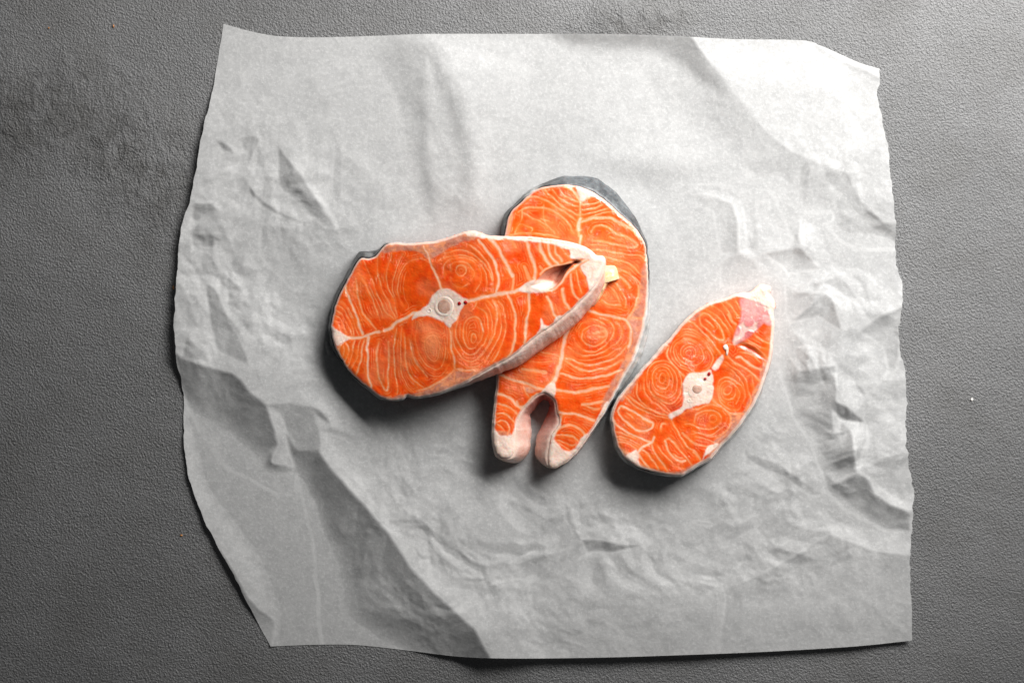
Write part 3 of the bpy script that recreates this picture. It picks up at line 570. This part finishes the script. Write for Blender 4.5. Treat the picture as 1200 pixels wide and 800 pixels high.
FAT2 = [[(676,217),(692,225),(704,231),(690,231),(682,236),(678,229)],[(633,461),(641,452),(650,449),(651,462),(647,466),(640,461)],
 [(574,430),(583,430),(582,460),(581,480),(580,500),(584,508),(592,511),(600,508),(604,500),(606,492),(612,500),(606,540),(590,545),(572,535),(572,480)],
 [(640,552),(640,530),(645,517),(650,505),(649,514),(654,520),(661,527),(669,528),(676,522),(682,512),(690,508),(684,524),(665,545)],
 [(607,488),(616,475),(623,468),(630,462),(633,464),(620,478),(611,490)],[(645,517),(645,508),(653,497),(656,490),(657,497),(651,508)],[(697,497),(706,478),(712,470),(714,476),(700,500)]]
PINK2 = [[(752,318),(749,335),(747,352),(742,363),(735,374),(738,386),(741,398),(735,412),(729,427),(721,440),(712,458),(704,476),(712,475),(727,448),(742,420),(752,390),(757,360),(761,330),(757,305)],
 [(614,453),(632,456),(622,461),(617,459)],[(675,218),(695,224),(704,231),(698,233),(684,228)],[(594,262),(598,252),(602,250),(598,268),(594,280),(589,278)],[(583,505),(600,509),(598,520),(582,516)],[(650,520),(658,529),(668,531),(655,538),(646,530)]]
HAZE2 = [(712,350,16,10,.45),(703,391,12,8,.5),(715,320,40,30,.12),(705,345,10,7,.3),(662,262,6,6,.3),(640,440,24,8,.0)]

LN3 = [
 (1.8,.95,[(811,377),(820,385),(830,395),(838,405),(844,414)]),(1.8,.9,[(799,377),(806,375.5),(812,378)]),(1.8,.9,[(820,371),(824,367),(832,369),(840,377),(846,386),(849,396),(846,398),(838,395),(828,385),(821,378),(820,371)]),
 (1.8,.9,[(827,374),(833,379),(837,384)]),(1.2,.7,[(826,361),(838,367),(847,377),(854,388),(858,396)]),(1.2,.7,[(834,357),(844,363),(852,376),(859,388)]),(1.4,.8,[(846,354),(851,361),(857,372),(862,383)]),
 (2.2,.8,[(853,368),(858,376),(862,380)]),(1.6,.8,[(855,356),(861,365),(867,373)]),(1.6,.7,[(862,352),(868,362)]),
 (1.2,.7,[(800,386),(812,386),(822,391),(832,400)]),(1.2,.7,[(795,392),(808,389),(820,393),(830,403),(837,413)]),
 (1.9,.9,[(784,405),(782,416),(787,425),(795,433),(802,441)]),
 (1.3,.8,[(746,446),(746,458),(750,468),(757,475),(770,482),(785,488)]),(1.2,.75,[(755,442),(754.5,455),(760,466),(772,476),(786,485)]),(1.6,.85,[(735,463),(745,470),(755,477),(768,481),(786,488)]),(1.3,.8,[(730,462),(740,472),(752,480),(768,486),(784,490)]),
 (1.1,.65,[(761,446),(762,458),(769,468),(780,476),(787,484)]),
 (2.1,.95,[(724,481),(727,476),(735,478),(745,484),(755,490),(765,495),(764,500),(759,504),(753,505),(742,501),(732,493),(726,486),(724,481)]),(1.7,.85,[(734,483),(738,486),(743,491)]),
 (2.1,.95,[(718,490),(724,499),(735,506),(748,512),(757,516),(764,518)]),(1.4,.8,[(719,505),(730,508),(744,513),(756,519)]),(1.2,.8,[(720,511),(735,514),(751,522)]),(1.4,.8,[(721,517),(735,520),(745,525)]),(1.4,.8,[(724,523),(732,528),(737,532)]),(1.0,.7,[(721,514),(734,517),(748,523)]),
 (2.6,1,[(766,512),(763,518),(752,524),(746,531)]),(1.7,.9,[(752,525),(762,535),(769,544),(773,553)]),(2.2,.9,[(748,532),(756,542),(765,554)]),(1.7,.9,[(763,519),(767,530),(775,541),(784,553)]),(1.2,.8,[(749,529),(758,532),(767,541)]),
 (1.2,.7,[(749,540),(756,549)]),(1.3,.8,[(769,520),(779,533),(790,544),(803,550)]),(1.8,.9,[(810,544),(804,536),(797,526),(790,518),(784,513),(779,515)]),(2.4,.9,[(779,516),(783,526),(789,535),(797,541),(803,540)]),(1.9,.9,[(790,531),(795,536),(800,537)]),
 (2.0,.9,[(774,503),(776,497),(780,496)]),(1.4,.8,[(788,492),(793,503),(799,514),(806,523),(815,529),(821,536)]),(2.4,.7,[(800,508),(808,515),(816,520)]),(1.3,.8,[(816,520),(828,523),(836,524)]),(2.2,.8,[(813,529),(820,536),(822,540)]),
 (1.2,.75,[(836,485.5),(840,488),(840.5,492),(837,495),(832,494),(831,490),(833,486),(836,485.5)]),(1.3,.75,[(813,494),(816,486),(823,482),(832,480),(842,484),(846,491),(842,498),(832,502),(820,501),(811,497),(803,497)]),
 (1.2,.7,[(812,504),(820,507),(830,509),(840,505),(849,498),(852,489),(847,481)]),(1.2,.6,[(810,508),(820,506.5),(832,511),(845,509)]),(2.0,.8,[(830,472.5),(840,474),(850,480),(856,488),(856,498),(848,508),(838,514)]),(1.2,.7,[(815,511),(828,515),(838,519)]),
 (2.0,.9,[(834,466),(843,474),(851,481),(858,484),(870,485)]),(1.4,.7,[(800,485),(810,480),(822,477),(832,473)]),
 (1.4,.8,[(846,421),(858,429),(868,437),(876,448),(878,462)]),(1.1,.7,[(845,424),(855,431),(865,441),(872,452),(874,466)]),(1.9,.95,[(851,414),(860,423),(873,431),(884,440),(893,448)]),(2.2,.95,[(863,418),(868,418),(874,424),(884,430),(892,433)]),
 (1.4,.8,[(875,441),(881,440),(884,452),(884,458)]),(1.2,.7,[(868,412),(880,416),(890,424)]),(1.8,.8,[(868,402),(878,402),(888,408),(896,416),(901,421)]),(1.8,.8,[(884,391),(893,398),(904,402)]),(1.4,.7,[(875,397),(887,404),(900,408)]),
 (1.6,.8,[(879,460),(880,470),(876,480)]),(1.1,.7,[(845,443),(852,441),(858,443)]),(1.4,.8,[(855,468),(860,467)]),
]
def rings(inner, outer, n, w_=1.1, s_=.65, lo=0.12):
    A = resamp(np.vstack([inner, inner[:1]]), 40); B = resamp(np.vstack([outer, outer[:1]]), 40); out = []
    # align starts by angle round the inner centre
    c = A.mean(0)
    def al(Q):
        Q = Q[:-1]; ang = np.arctan2(Q[:, 1]-c[1], Q[:, 0]-c[0]); k = int(np.argmin(np.abs(ang+math.pi+0.0))); Q = np.roll(Q, -k, 0)
        d1 = np.cross(Q[1]-Q[0], Q[5]-Q[0]); 
        return Q if d1 > 0 else np.roll(Q[::-1], 1, 0)
    A, B = al(A), al(B)
    for i in range(n):
        t = min(1, max(0, i/(n-1)+random.uniform(-.035, .035)*(0 < i < n-1))); dr = np.array([random.uniform(-.9, .9), random.uniform(-.9, .9)])*(0 < i < n-1)
        Q = A*(1-t)+B*t+dr; k0 = random.randrange(len(Q)); Q = np.roll(Q, k0, 0); Q = Q[:int(len(Q)*random.uniform(.72, 1))] if 0 < i < n-1 else np.vstack([Q, Q[:1]])
        out.append((w_*random.uniform(.85, 1.15), s_*random.uniform(.75, 1.2), [tuple(p) for p in Q[::3]]))
    return out
def oval(pts): return np.array(pts, float)
LN3 += rings(ell(807, 413, 3.5, 3.5), oval([(785,412),(790,400),(800,393),(813,393),(825,400),(833,412),(835,424),(828,433),(812,436),(798,430),(788,422)]), 6, 1.15, .72)
LN3 += rings(ell(776, 443, 4, 6), oval([(757,442),(760,431),(768,424.5),(778,422.5),(790,428),(797,438),(799,452),(796,464),(787,472),(772,468),(761,458)]), 5, 1.1, .66)
LN3 += rings(ell(853, 457, 5, 5), oval([(841,456),(843,446),(850,441),(860,445),(870,453),(873,464),(870,476),(862,481),(851,477),(843,467)]), 4, 1.1, .68)
FAT3 = [[(803,443),(808,437),(817,437),(826,436),(833,433),(835,440),(835.5,455),(834,466),(830,472),(820,474),(812,477),(803,480),(797,485),(789,489),(787,492),(783,487),(790,482),(798,477),(801,468),(800,455),(801,447)],
 [(834,431),(840,422),(847,415),(847,422),(843,430),(837,434)],[(722,526),(731,534),(738,531),(746,527),(748,535),(750,544),(757,550),(742,547),(730,539)],
 [(862,345),(880,338),(890,331),(906,338),(910,357),(907,375),(903,375),(899,362),(888,354),(874,350)],[(826,535),(832,530),(842,521),(836,520),(828,525),(822,541)]]
PINK3 = [[(726,466),(745,444),(762,424),(785,398),(800,380),(812,370),(822,366),(812,376),(800,381),(790,391),(786,402),(772,416),(760,428),(750,440),(742,455),(735,463),(728,470)],
 [(858,484),(870,483),(878,468),(886,452),(896,440),(893,455),(880,480),(860,507),(838,530),(828,537),(836,518),(846,510),(856,499)],[(890,440),(897,420),(901,420),(899,436),(894,448)],[(725,525),(740,534),(760,548),(790,553),(815,543),(812,549),(790,558),(760,553),(735,542)]]
GUT3 = [[(868,349),(886,351),(896,356),(905,365),(906,380),(900,381),(895,379),(890,384),(885,389),(876,397),(862,404),(859,398),(862,387),(867,378),(868,365)]]
HAZE3 = [(880,350,14,6,.5),(815,485,18,8,.15),(845,465,8,10,.1)]

# ------------------------------------------------------------ build a steak
def build_steak(outline, lines, fats, pinks, haze, thick, basef, label, gut=(), cav=None, rim=(1.3, 1.0), seed=1, step=0.62, grooves=(), walldeep=(0, 0, 1, 0)):
    P5 = spline(outline, 1.6, True)
    n = len(P5); t = np.arange(n)
    jag = (fbm(t/4.0, 0*t, seed, 3)-0.5)*1.3; 
    tang = np.roll(P5[:, :2], -1, 0)-np.roll(P5[:, :2], 1, 0); tang /= np.hypot(*tang.T)[:, None]+1e-9
    nrm = np.stack([tang[:, 1], -tang[:, 0]], 1)           # outline runs clockwise on the picture: this points outwards
    O = P5[:, :2]+nrm*jag[:, None]
    off = P5[:, 2:4]; tone = P5[:, 4]
    lo = np.floor(O.min(0))-2; hi = np.ceil(O.max(0))+2
    nx = int((hi[0]-lo[0])/step); ny = int((hi[1]-lo[1])/step)
    gx, gy = np.meshgrid(lo[0]+np.arange(nx)*step, lo[1]+np.arange(ny)*step)
    cx = gx[:-1, :-1]+step/2; cy = gy[:-1, :-1]+step/2
    keep = inside(cx.ravel(), cy.ravel(), O).reshape(cx.shape)
    idx = np.arange(nx*ny).reshape(ny, nx)
    Q = np.stack([idx[1:, :-1], idx[1:, 1:], idx[:-1, 1:], idx[:-1, :-1]], -1)[keep]
    used = np.unique(Q); remap = -np.ones(nx*ny, int); remap[used] = np.arange(len(used)); Q = remap[Q]
    x = gx.ravel()[used].copy(); y = gy.ravel()[used].copy()
    cnt = np.bincount(Q.ravel(), minlength=len(x)); bd = cnt < 4
    d, _, pos = pdist(x, y, O, True)
    # snap the border of the grid to the outline
    fi = pos*n; i0 = np.floor(fi).astype(int) % n; fr = (fi-np.floor(fi))[:, None]
    near_ = O[i0]*(1-fr)+O[(i0+1) % n]*fr
    snap = bd & (d < step*1.6)
    x[snap] = near_[snap, 0]; y[snap] = near_[snap, 1]; d[snap] = 0
    out_ = ~inside(x, y, O) & ~snap; d[out_] = 0
    # masks
    wx = x+(fbm(x/11, y/11, seed+50, 3)-0.5)*3.2; wy = y+(fbm(x/11, y/11, seed+60, 3)-0.5)*3.2; nzl = fbm(x/13, y/13, seed+65, 2)
    nz = fbm(x/5, y/5, seed+3, 3); nz2 = fbm(x/2.2, y/2.2, seed+4, 2)
    seam = np.zeros_like(x); halo = np.zeros_like(x); dmin = np.full(x.shape, 9.0)
    for wd, st, pts in lines:
        L = spline(pts, 2.5); b = wd*2+9; l0 = L.min(0)-b; h0 = L.max(0)+b
        m = (x > l0[0]) & (x < h0[0]) & (y > l0[1]) & (y < h0[1])
        if not m.any(): continue
        dd, sdd, tt = pdist(wx[m], wy[m], L)
        w2 = wd*(0.44 if wd < 2 else 0.5)*(0.6+0.8*nz[m])
        val = st*np.exp(-(dd/(w2+0.22))**2*0.9)*(0.65+0.6*nz2[m])*(0.55+0.45*np.clip(np.minimum(tt, 1-tt)*7, 0, 1))
        if wd < 1.6: val = val*(0.35+0.75*sstep(0.28, 0.55, nzl[m]))
        if wd > 2: val = np.maximum(val, st*0.97*sstep(w2*1.5+0.5, w2*0.5, dd))
        seam[m] = np.maximum(seam[m], val); dmin[m] = np.minimum(dmin[m], np.maximum(dd-wd*0.4, 0)+(0 if st > .6 else 1))
        halo[m] = np.maximum(halo[m], st*np.where(sdd > 0, 0.72, 0.38)*np.exp(-(dd/np.where(sdd > 0, wd*0.5+2.2, wd*0.5+0.9))**1.5))
    # faint secondary seams between the traced ones
    def polys(PL, soft):
        a = np.zeros_like(x)
        for P in PL:
            P = spline(P, 3, True); l0 = P.min(0)-6; h0 = P.max(0)+6
            m = (x > l0[0]) & (x < h0[0]) & (y > l0[1]) & (y < h0[1])
            if not m.any(): continue
            dd, _, _ = pdist(x[m], y[m], P, True); sgn = np.where(inside(x[m], y[m], P), dd, -dd)+(nz[m]-0.5)*2.5
            a[m] = np.maximum(a[m], sstep(-soft, soft, sgn))
        return a
    fat = polys(fats, 1.3)*(0.86+0.25*nz2); pink = polys(pinks, 1.8)*(0.75+0.5*nz); gutm = polys(gut, 2.0) if gut else 0*x
    rimw = rim[0]+0.9*(nz-0.3)
    fat = np.maximum(fat, sstep(rimw+1.4, rimw*0.4, d)*0.9*rim[1])
    seam = np.maximum(seam, 0.5*pink*sstep(0.5, 0.75, fbm(x/6+y/14, y/6, seed+71, 3)))
    hz = np.zeros_like(x)
    for (hx, hy, rx, ry, s_) in haze: hz = np.maximum(hz, s_*np.exp(-(((x-hx)/rx)**2+((y-hy)/ry)**2)**1.2))
    hz = np.maximum(hz, 0.30*sstep(0.48, 0.75, fbm(x/26, y/26, seed+81, 3)))
    deep = np.zeros_like(x); dz = np.zeros_like(x)
    if cav is not None:
        P = spline(cav, 2, True); dd, _, _ = pdist(x, y, P, True); s_ = np.where(inside(x, y, P), dd, 0)
        k = sstep(620, 668, x)
        dz -= (0.0015+0.0075*k)*sstep(0, 7.5, s_)**0.9
        ins = sstep(0, 2.0, s_)
        seam *= 1-ins*0.9; 
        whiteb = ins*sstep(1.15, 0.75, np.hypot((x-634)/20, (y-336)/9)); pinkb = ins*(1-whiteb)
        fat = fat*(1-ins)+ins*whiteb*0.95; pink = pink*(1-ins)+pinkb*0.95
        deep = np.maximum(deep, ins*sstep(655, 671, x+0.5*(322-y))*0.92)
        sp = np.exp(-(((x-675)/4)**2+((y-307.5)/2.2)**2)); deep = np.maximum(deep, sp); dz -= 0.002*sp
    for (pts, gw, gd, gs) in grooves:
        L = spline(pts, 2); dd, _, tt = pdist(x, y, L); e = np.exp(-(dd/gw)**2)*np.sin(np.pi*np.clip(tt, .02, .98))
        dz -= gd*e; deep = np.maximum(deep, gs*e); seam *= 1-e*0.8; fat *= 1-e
    if gut:
        lob = np.zeros_like(x)
        rr = np.random.RandomState(seed); pp = np.stack([rr.uniform(858, 907, 30), rr.uniform(348, 403, 30)], 1)
        d1 = np.full(x.shape, 99.); d2 = np.full(x.shape, 99.)
        for q in pp:
            e = np.hypot(x-q[0], y-q[1]); d2 = np.minimum(d2, np.maximum(d1, e)); d1 = np.minimum(d1, e)
        rad = 5.0+3.4*vnoise(x/7, y/7, seed+5); lobe = sstep(rad+1.2, rad-1.6, d1)
        dz += gutm*(0.00035*np.sqrt(lobe)-0.0002); fat = np.maximum(fat, gutm*(1-lobe)*(0.45+0.4*nz)); seam *= 1-gutm*0.8
    # surface: muscle between seams stands slightly proud, edge rolls over
    sub = np.clip(np.cos(2*np.pi*dmin/3.3), 0, 1)**3*sstep(2.0, 3.0, dmin)*sstep(8.9, 7.5, dmin)*sstep(0.38, 0.62, nzl)*(1-fat)*(1-pink)*(1-gutm)
    seam = np.maximum(seam, 0.42*sub); halo = np.maximum(halo, 0.35*sub)
    band = (1-sub)*sstep(0.8, 3.2, dmin)*(1-fat)*(1-pink)*(1-gutm)
    z = basef(x, y)+thick
    roll = np.clip(d/6.0, 0, 1); z -= 0.0016*(1-np.sqrt(np.clip(1-(1-roll)**2, 0, 1)))
    z += 0.0022*(fbm(x/45, y/45, seed+90, 2)-0.5)+0.0006*(fbm(x/11, y/11, seed+91, 2)-0.5)
    z += -0.00002*seam*(1-fat)+0.00016*(nz2-0.5)*(1-0.5*seam)+0.00012*fat
    z += dz+0.00004*np.sqrt(np.clip(dmin/3.0, 0, 1))*(1-fat)*(1-gutm)
    # end of face. side wall: rings from the flesh rim out to the reach and down to the rest
    top_z = basef(O[:, 0], O[:, 1])+thick-0.0016+0.0022*(fbm(O[:, 0]/45, O[:, 1]/45, seed+90, 2)-0.5)+0.0006*(fbm(O[:, 0]/11, O[:, 1]/11, seed+91, 2)-0.5)
    bot_z = basef(O[:, 0]+off[:, 0], O[:, 1]+off[:, 1])+0.0001
    c0 = O.mean(0); root = empty('salmon_steak', tuple(W3(c0[0], c0[1], float(PAPER_Z)))); bpy.context.view_layer.update()
    # flesh mesh with its cut underside
    st2 = 4
    Vt = W3(x, y, z); nv = len(Vt)
    tag(root, label, 'salmon steak', 'raw salmon steaks on the parchment')
    flesh = mesh_obj('flesh', Vt, Q, M_FLESH, root, {'seam': np.clip(seam, 0, 1), 'fat': np.clip(fat, 0, 1), 'pink': np.clip(pink, 0, 1), 'haze': hz, 'gut': gutm, 'deep': deep, 'halo': halo, 'band': band})
    kx = np.arange(lo[0], hi[0], 3.0); ky = np.arange(lo[1], hi[1], 3.0); bx, by = np.meshgrid(kx, ky)
    kp = inside((bx[:-1, :-1]+1.5).ravel(), (by[:-1, :-1]+1.5).ravel(), O).reshape(len(ky)-1, len(kx)-1)
    ii = np.arange(bx.size).reshape(bx.shape); Qb = np.stack([ii[:-1, :-1], ii[:-1, 1:], ii[1:, 1:], ii[1:, :-1]], -1)[kp]
    us = np.unique(Qb); rm = -np.ones(bx.size, int); rm[us] = np.arange(len(us)); Qb = rm[Qb]; ux, uy = bx.ravel()[us], by.ravel()[us]
    zero = np.zeros(len(us))
    mesh_obj('underside', W3(ux, uy, basef(ux, uy)+0.0002), Qb, M_FLESH, root, {'fat': zero+0.15})
    # skin wall
    lev = [(0, -1.3, -0.05, 1), (0, -0.35, 0.055, 1), (0.02, 0.25, 0.02, 1), (0.10, 0.75, 0.0, .5), (0.30, 0, -0.08, 0), (0.55, 0, -0.25, 0), (0.80, 0, -0.5, 0), (0.97, 0, -0.72, 0), (0.93, 0, -0.93, 0), (0.75, 0, -1.0, 0)]
    R = []; TN = []; FT = []; DP = []
    hgt = top_z-bot_z
    for k, (f, prx, fz, ff) in enumerate(lev):
        q = O+off*f+nrm*prx
        q = q+nrm*((fbm(t/5.0, 0*t+k*0.6, seed+20, 3)-0.5)*1.4*(k > 3))[:, None]
        zz = top_z+ (fz*hgt if k > 3 else fz*0.004)
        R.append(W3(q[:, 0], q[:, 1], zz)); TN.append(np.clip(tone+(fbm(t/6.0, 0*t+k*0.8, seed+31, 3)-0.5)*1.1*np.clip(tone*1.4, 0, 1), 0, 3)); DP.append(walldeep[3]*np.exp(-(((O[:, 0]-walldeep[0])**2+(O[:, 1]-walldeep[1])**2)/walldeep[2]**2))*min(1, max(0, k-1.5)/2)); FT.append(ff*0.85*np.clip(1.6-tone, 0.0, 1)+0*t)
    R = np.array(R); k_ = len(lev); F = []
    a_ = np.arange(n); 
    for k in range(k_-1):
        F.append(np.stack([k*n+a_, (k+1)*n+a_, (k+1)*n+(a_+1) % n, k*n+(a_+1) % n], 1))
    skin = mesh_obj('skin', R.reshape(-1, 3), np.vstack(F)[:, ::-1], M_SKIN, root, {'deep': np.concatenate(DP), 'tone': np.concatenate(TN), 'fat': np.concatenate(FT)})
    surf = lambda X_, Y_: basef(X_, Y_)+thick+0.0022*(fbm(X_/45, Y_/45, seed+90, 2)-0.5)
    return root, surf

def dome(name, P, surf, h, mat, parent, seed=0, sink=0.0004, nr=7, lump=0.25, ring=None):
    """low rounded lump with outline P (pixels) standing on surf"""
    P = spline(P, 1.2, True); c = P.mean(0); n = len(P); V = []; F = []
    for k in range(nr+1):
        f = 1-k/nr
        q = c+(P-c)*max(f, 0.02)
        prof = math.sqrt(max(0, 1-f**2)) if ring is None else ring(f)
        z = surf(q[:, 0], q[:, 1])+h*prof*(1+lump*(fbm(q[:, 0]/3, q[:, 1]/3, seed, 2)-0.5)*2)-(sink if k == 0 else 0)
        V.append(W3(q[:, 0], q[:, 1], z))
    a_ = np.arange(n)
    for k in range(nr): F.append(np.stack([k*n+a_, k*n+(a_+1) % n, (k+1)*n+(a_+1) % n, (k+1)*n+a_], 1))
    F = np.vstack(F)[:, ::-1].tolist()+[[nr*n+i for i in range(n)][::-1]]
    V = np.vstack(V)
    return mesh_obj(name, V, F, mat, parent)

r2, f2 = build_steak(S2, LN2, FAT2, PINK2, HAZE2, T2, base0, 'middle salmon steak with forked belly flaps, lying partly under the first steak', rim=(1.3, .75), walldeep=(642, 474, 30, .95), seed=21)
r1, f1 = build_steak(S1, LN1, FAT1, PINK1, HAZE1, T1, base1, 'leftmost salmon steak, its pointed end resting on top of the forked steak', cav=CAV1, rim=(1.3, .9), seed=11)
r3, f3 = build_steak(S3, LN3, FAT3, PINK3, HAZE3, T3, base0, 'smallest rightmost salmon steak, lying alone with a pink cluster at its pale tip', gut=GUT3, rim=(1.9, 1), seed=33,
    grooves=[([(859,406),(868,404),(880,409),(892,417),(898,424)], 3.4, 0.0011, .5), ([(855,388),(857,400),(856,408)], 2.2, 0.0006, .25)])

# backbones and vessels (parts of their steak)
bone = dome('backbone', ell(520.5, 359, 12.5, 13), f1, 0.0004, M_BONE, r1, 1, lump=.1, ring=lambda f: (0.7*math.exp(-((f-0.82)/0.16)**2)+0.25))
dome('marrow', ell(520.5, 359, 8.8, 9.6), f1, 0.0004, M_MARROW, bone, 2, lump=.15, ring=lambda f: 0.7*math.sqrt(max(0, 1-f*f))+0.25)
dome('nerve_canal', ell(503, 364, 3.1, 3.0), f1, 0.0003, M_BONE, r1, 3, ring=lambda f: math.exp(-((f-0.75)/0.2)**2))
dome('blood_vessel', ell(538.3, 355.5, 2.4, 2.5), f1, 0.0007, M_BLOOD, r1, 4)
dome('blood_vessel', ell(545.5, 354.3, 2.6, 2.4), f1, 0.0007, M_BLOOD, r1, 5)
# yellowish fat lump at the tip of the first steak, lying on the second
fl = lambda X_, Y_: f2(X_, Y_)+0.0002
dome('fat_lump', [(700,312),(712,310.5),(720,311),(723,315),(725,323),(725.5,327),(717,327.5),(713,332),(706,345),(698,357),(690,360),(688,350),(698,330)], fl, 0.0042, M_YFAT, r1, 6, nr=9, lump=.15, ring=lambda f: 1-f**6)
bone = dome('backbone', ell(817, 456, 13, 14), f3, 0.0001, M_BONE, r3, 7, lump=.05)
dome('marrow', ell(817, 455.5, 6.4, 5.8), f3, 0.0004, M_MARROW, bone, 8, ring=lambda f: 0.75*math.sqrt(max(0, 1-f*f))+0.2)
dome('nerve_canal', ell(807.5, 469, 2.8, 2.6), f3, 0.0003, M_BONE, r3, 9, ring=lambda f: math.exp(-((f-0.7)/0.2)**2))
dome('blood_vessel', ell(831, 438, 2.1, 2.9, 15), f3, 0.0008, M_BLOOD, r3, 10)
dome('blood_vessel', ell(826.5, 443.6, 1.9, 1.8), f3, 0.0008, M_BLOOD, r3, 11)
dome('rib_end', [(847,405),(850,403),(853,405),(854,410),(853,416),(851,417),(851,411),(848,409)], f3, 0.0008, M_BONE, r3, 12)

# small loose things
fp = lambda X_, Y_: 0*X_+PAPER_Z
o = dome('water_drop', ell(385.5, 409, 4.6, 10.5, -22), fp, 0.0035, M_WATER, None, 13, lump=.1)
tag(o, 'clear water drop on the parchment at the dark skin of the left steak', 'water drop')
o = dome('seed', ell(665.3, 383, 1.9, 1.3, -45), lambda X_, Y_: f2(X_, Y_), 0.0009, M_DARK, None, 14)
tag(o, 'tiny black seed on the forked steak beside the wall of the left steak', 'seed')
ft = lambda X_, Y_: 0*X_+0.0001
for cx_, cy_, rx_, ry_, mt, lb in ((133,31,1.0,2.2,M_CRUMB,'tiny orange crumb on the tabletop near the top left corner'),(203,337,1.2,2.6,M_CRUMB,'tiny orange crumb on the tabletop close to the left paper edge'),
    (212.5,627,1.7,1.2,M_CRUMB,'tiny brown crumb on the dark tabletop left of the lower paper edge'),(1139,468,1.8,2.2,M_WHITE,'tiny white flake on the tabletop right of the paper'),
    (57,33,0.9,1.2,M_CRUMB,'smallest reddish crumb on the tabletop in the top left corner')):
    tag(dome('crumb', ell(cx_, cy_, rx_, ry_), ft, 0.0008, mt, None, 15), lb, 'crumb', 'crumbs on the tabletop')
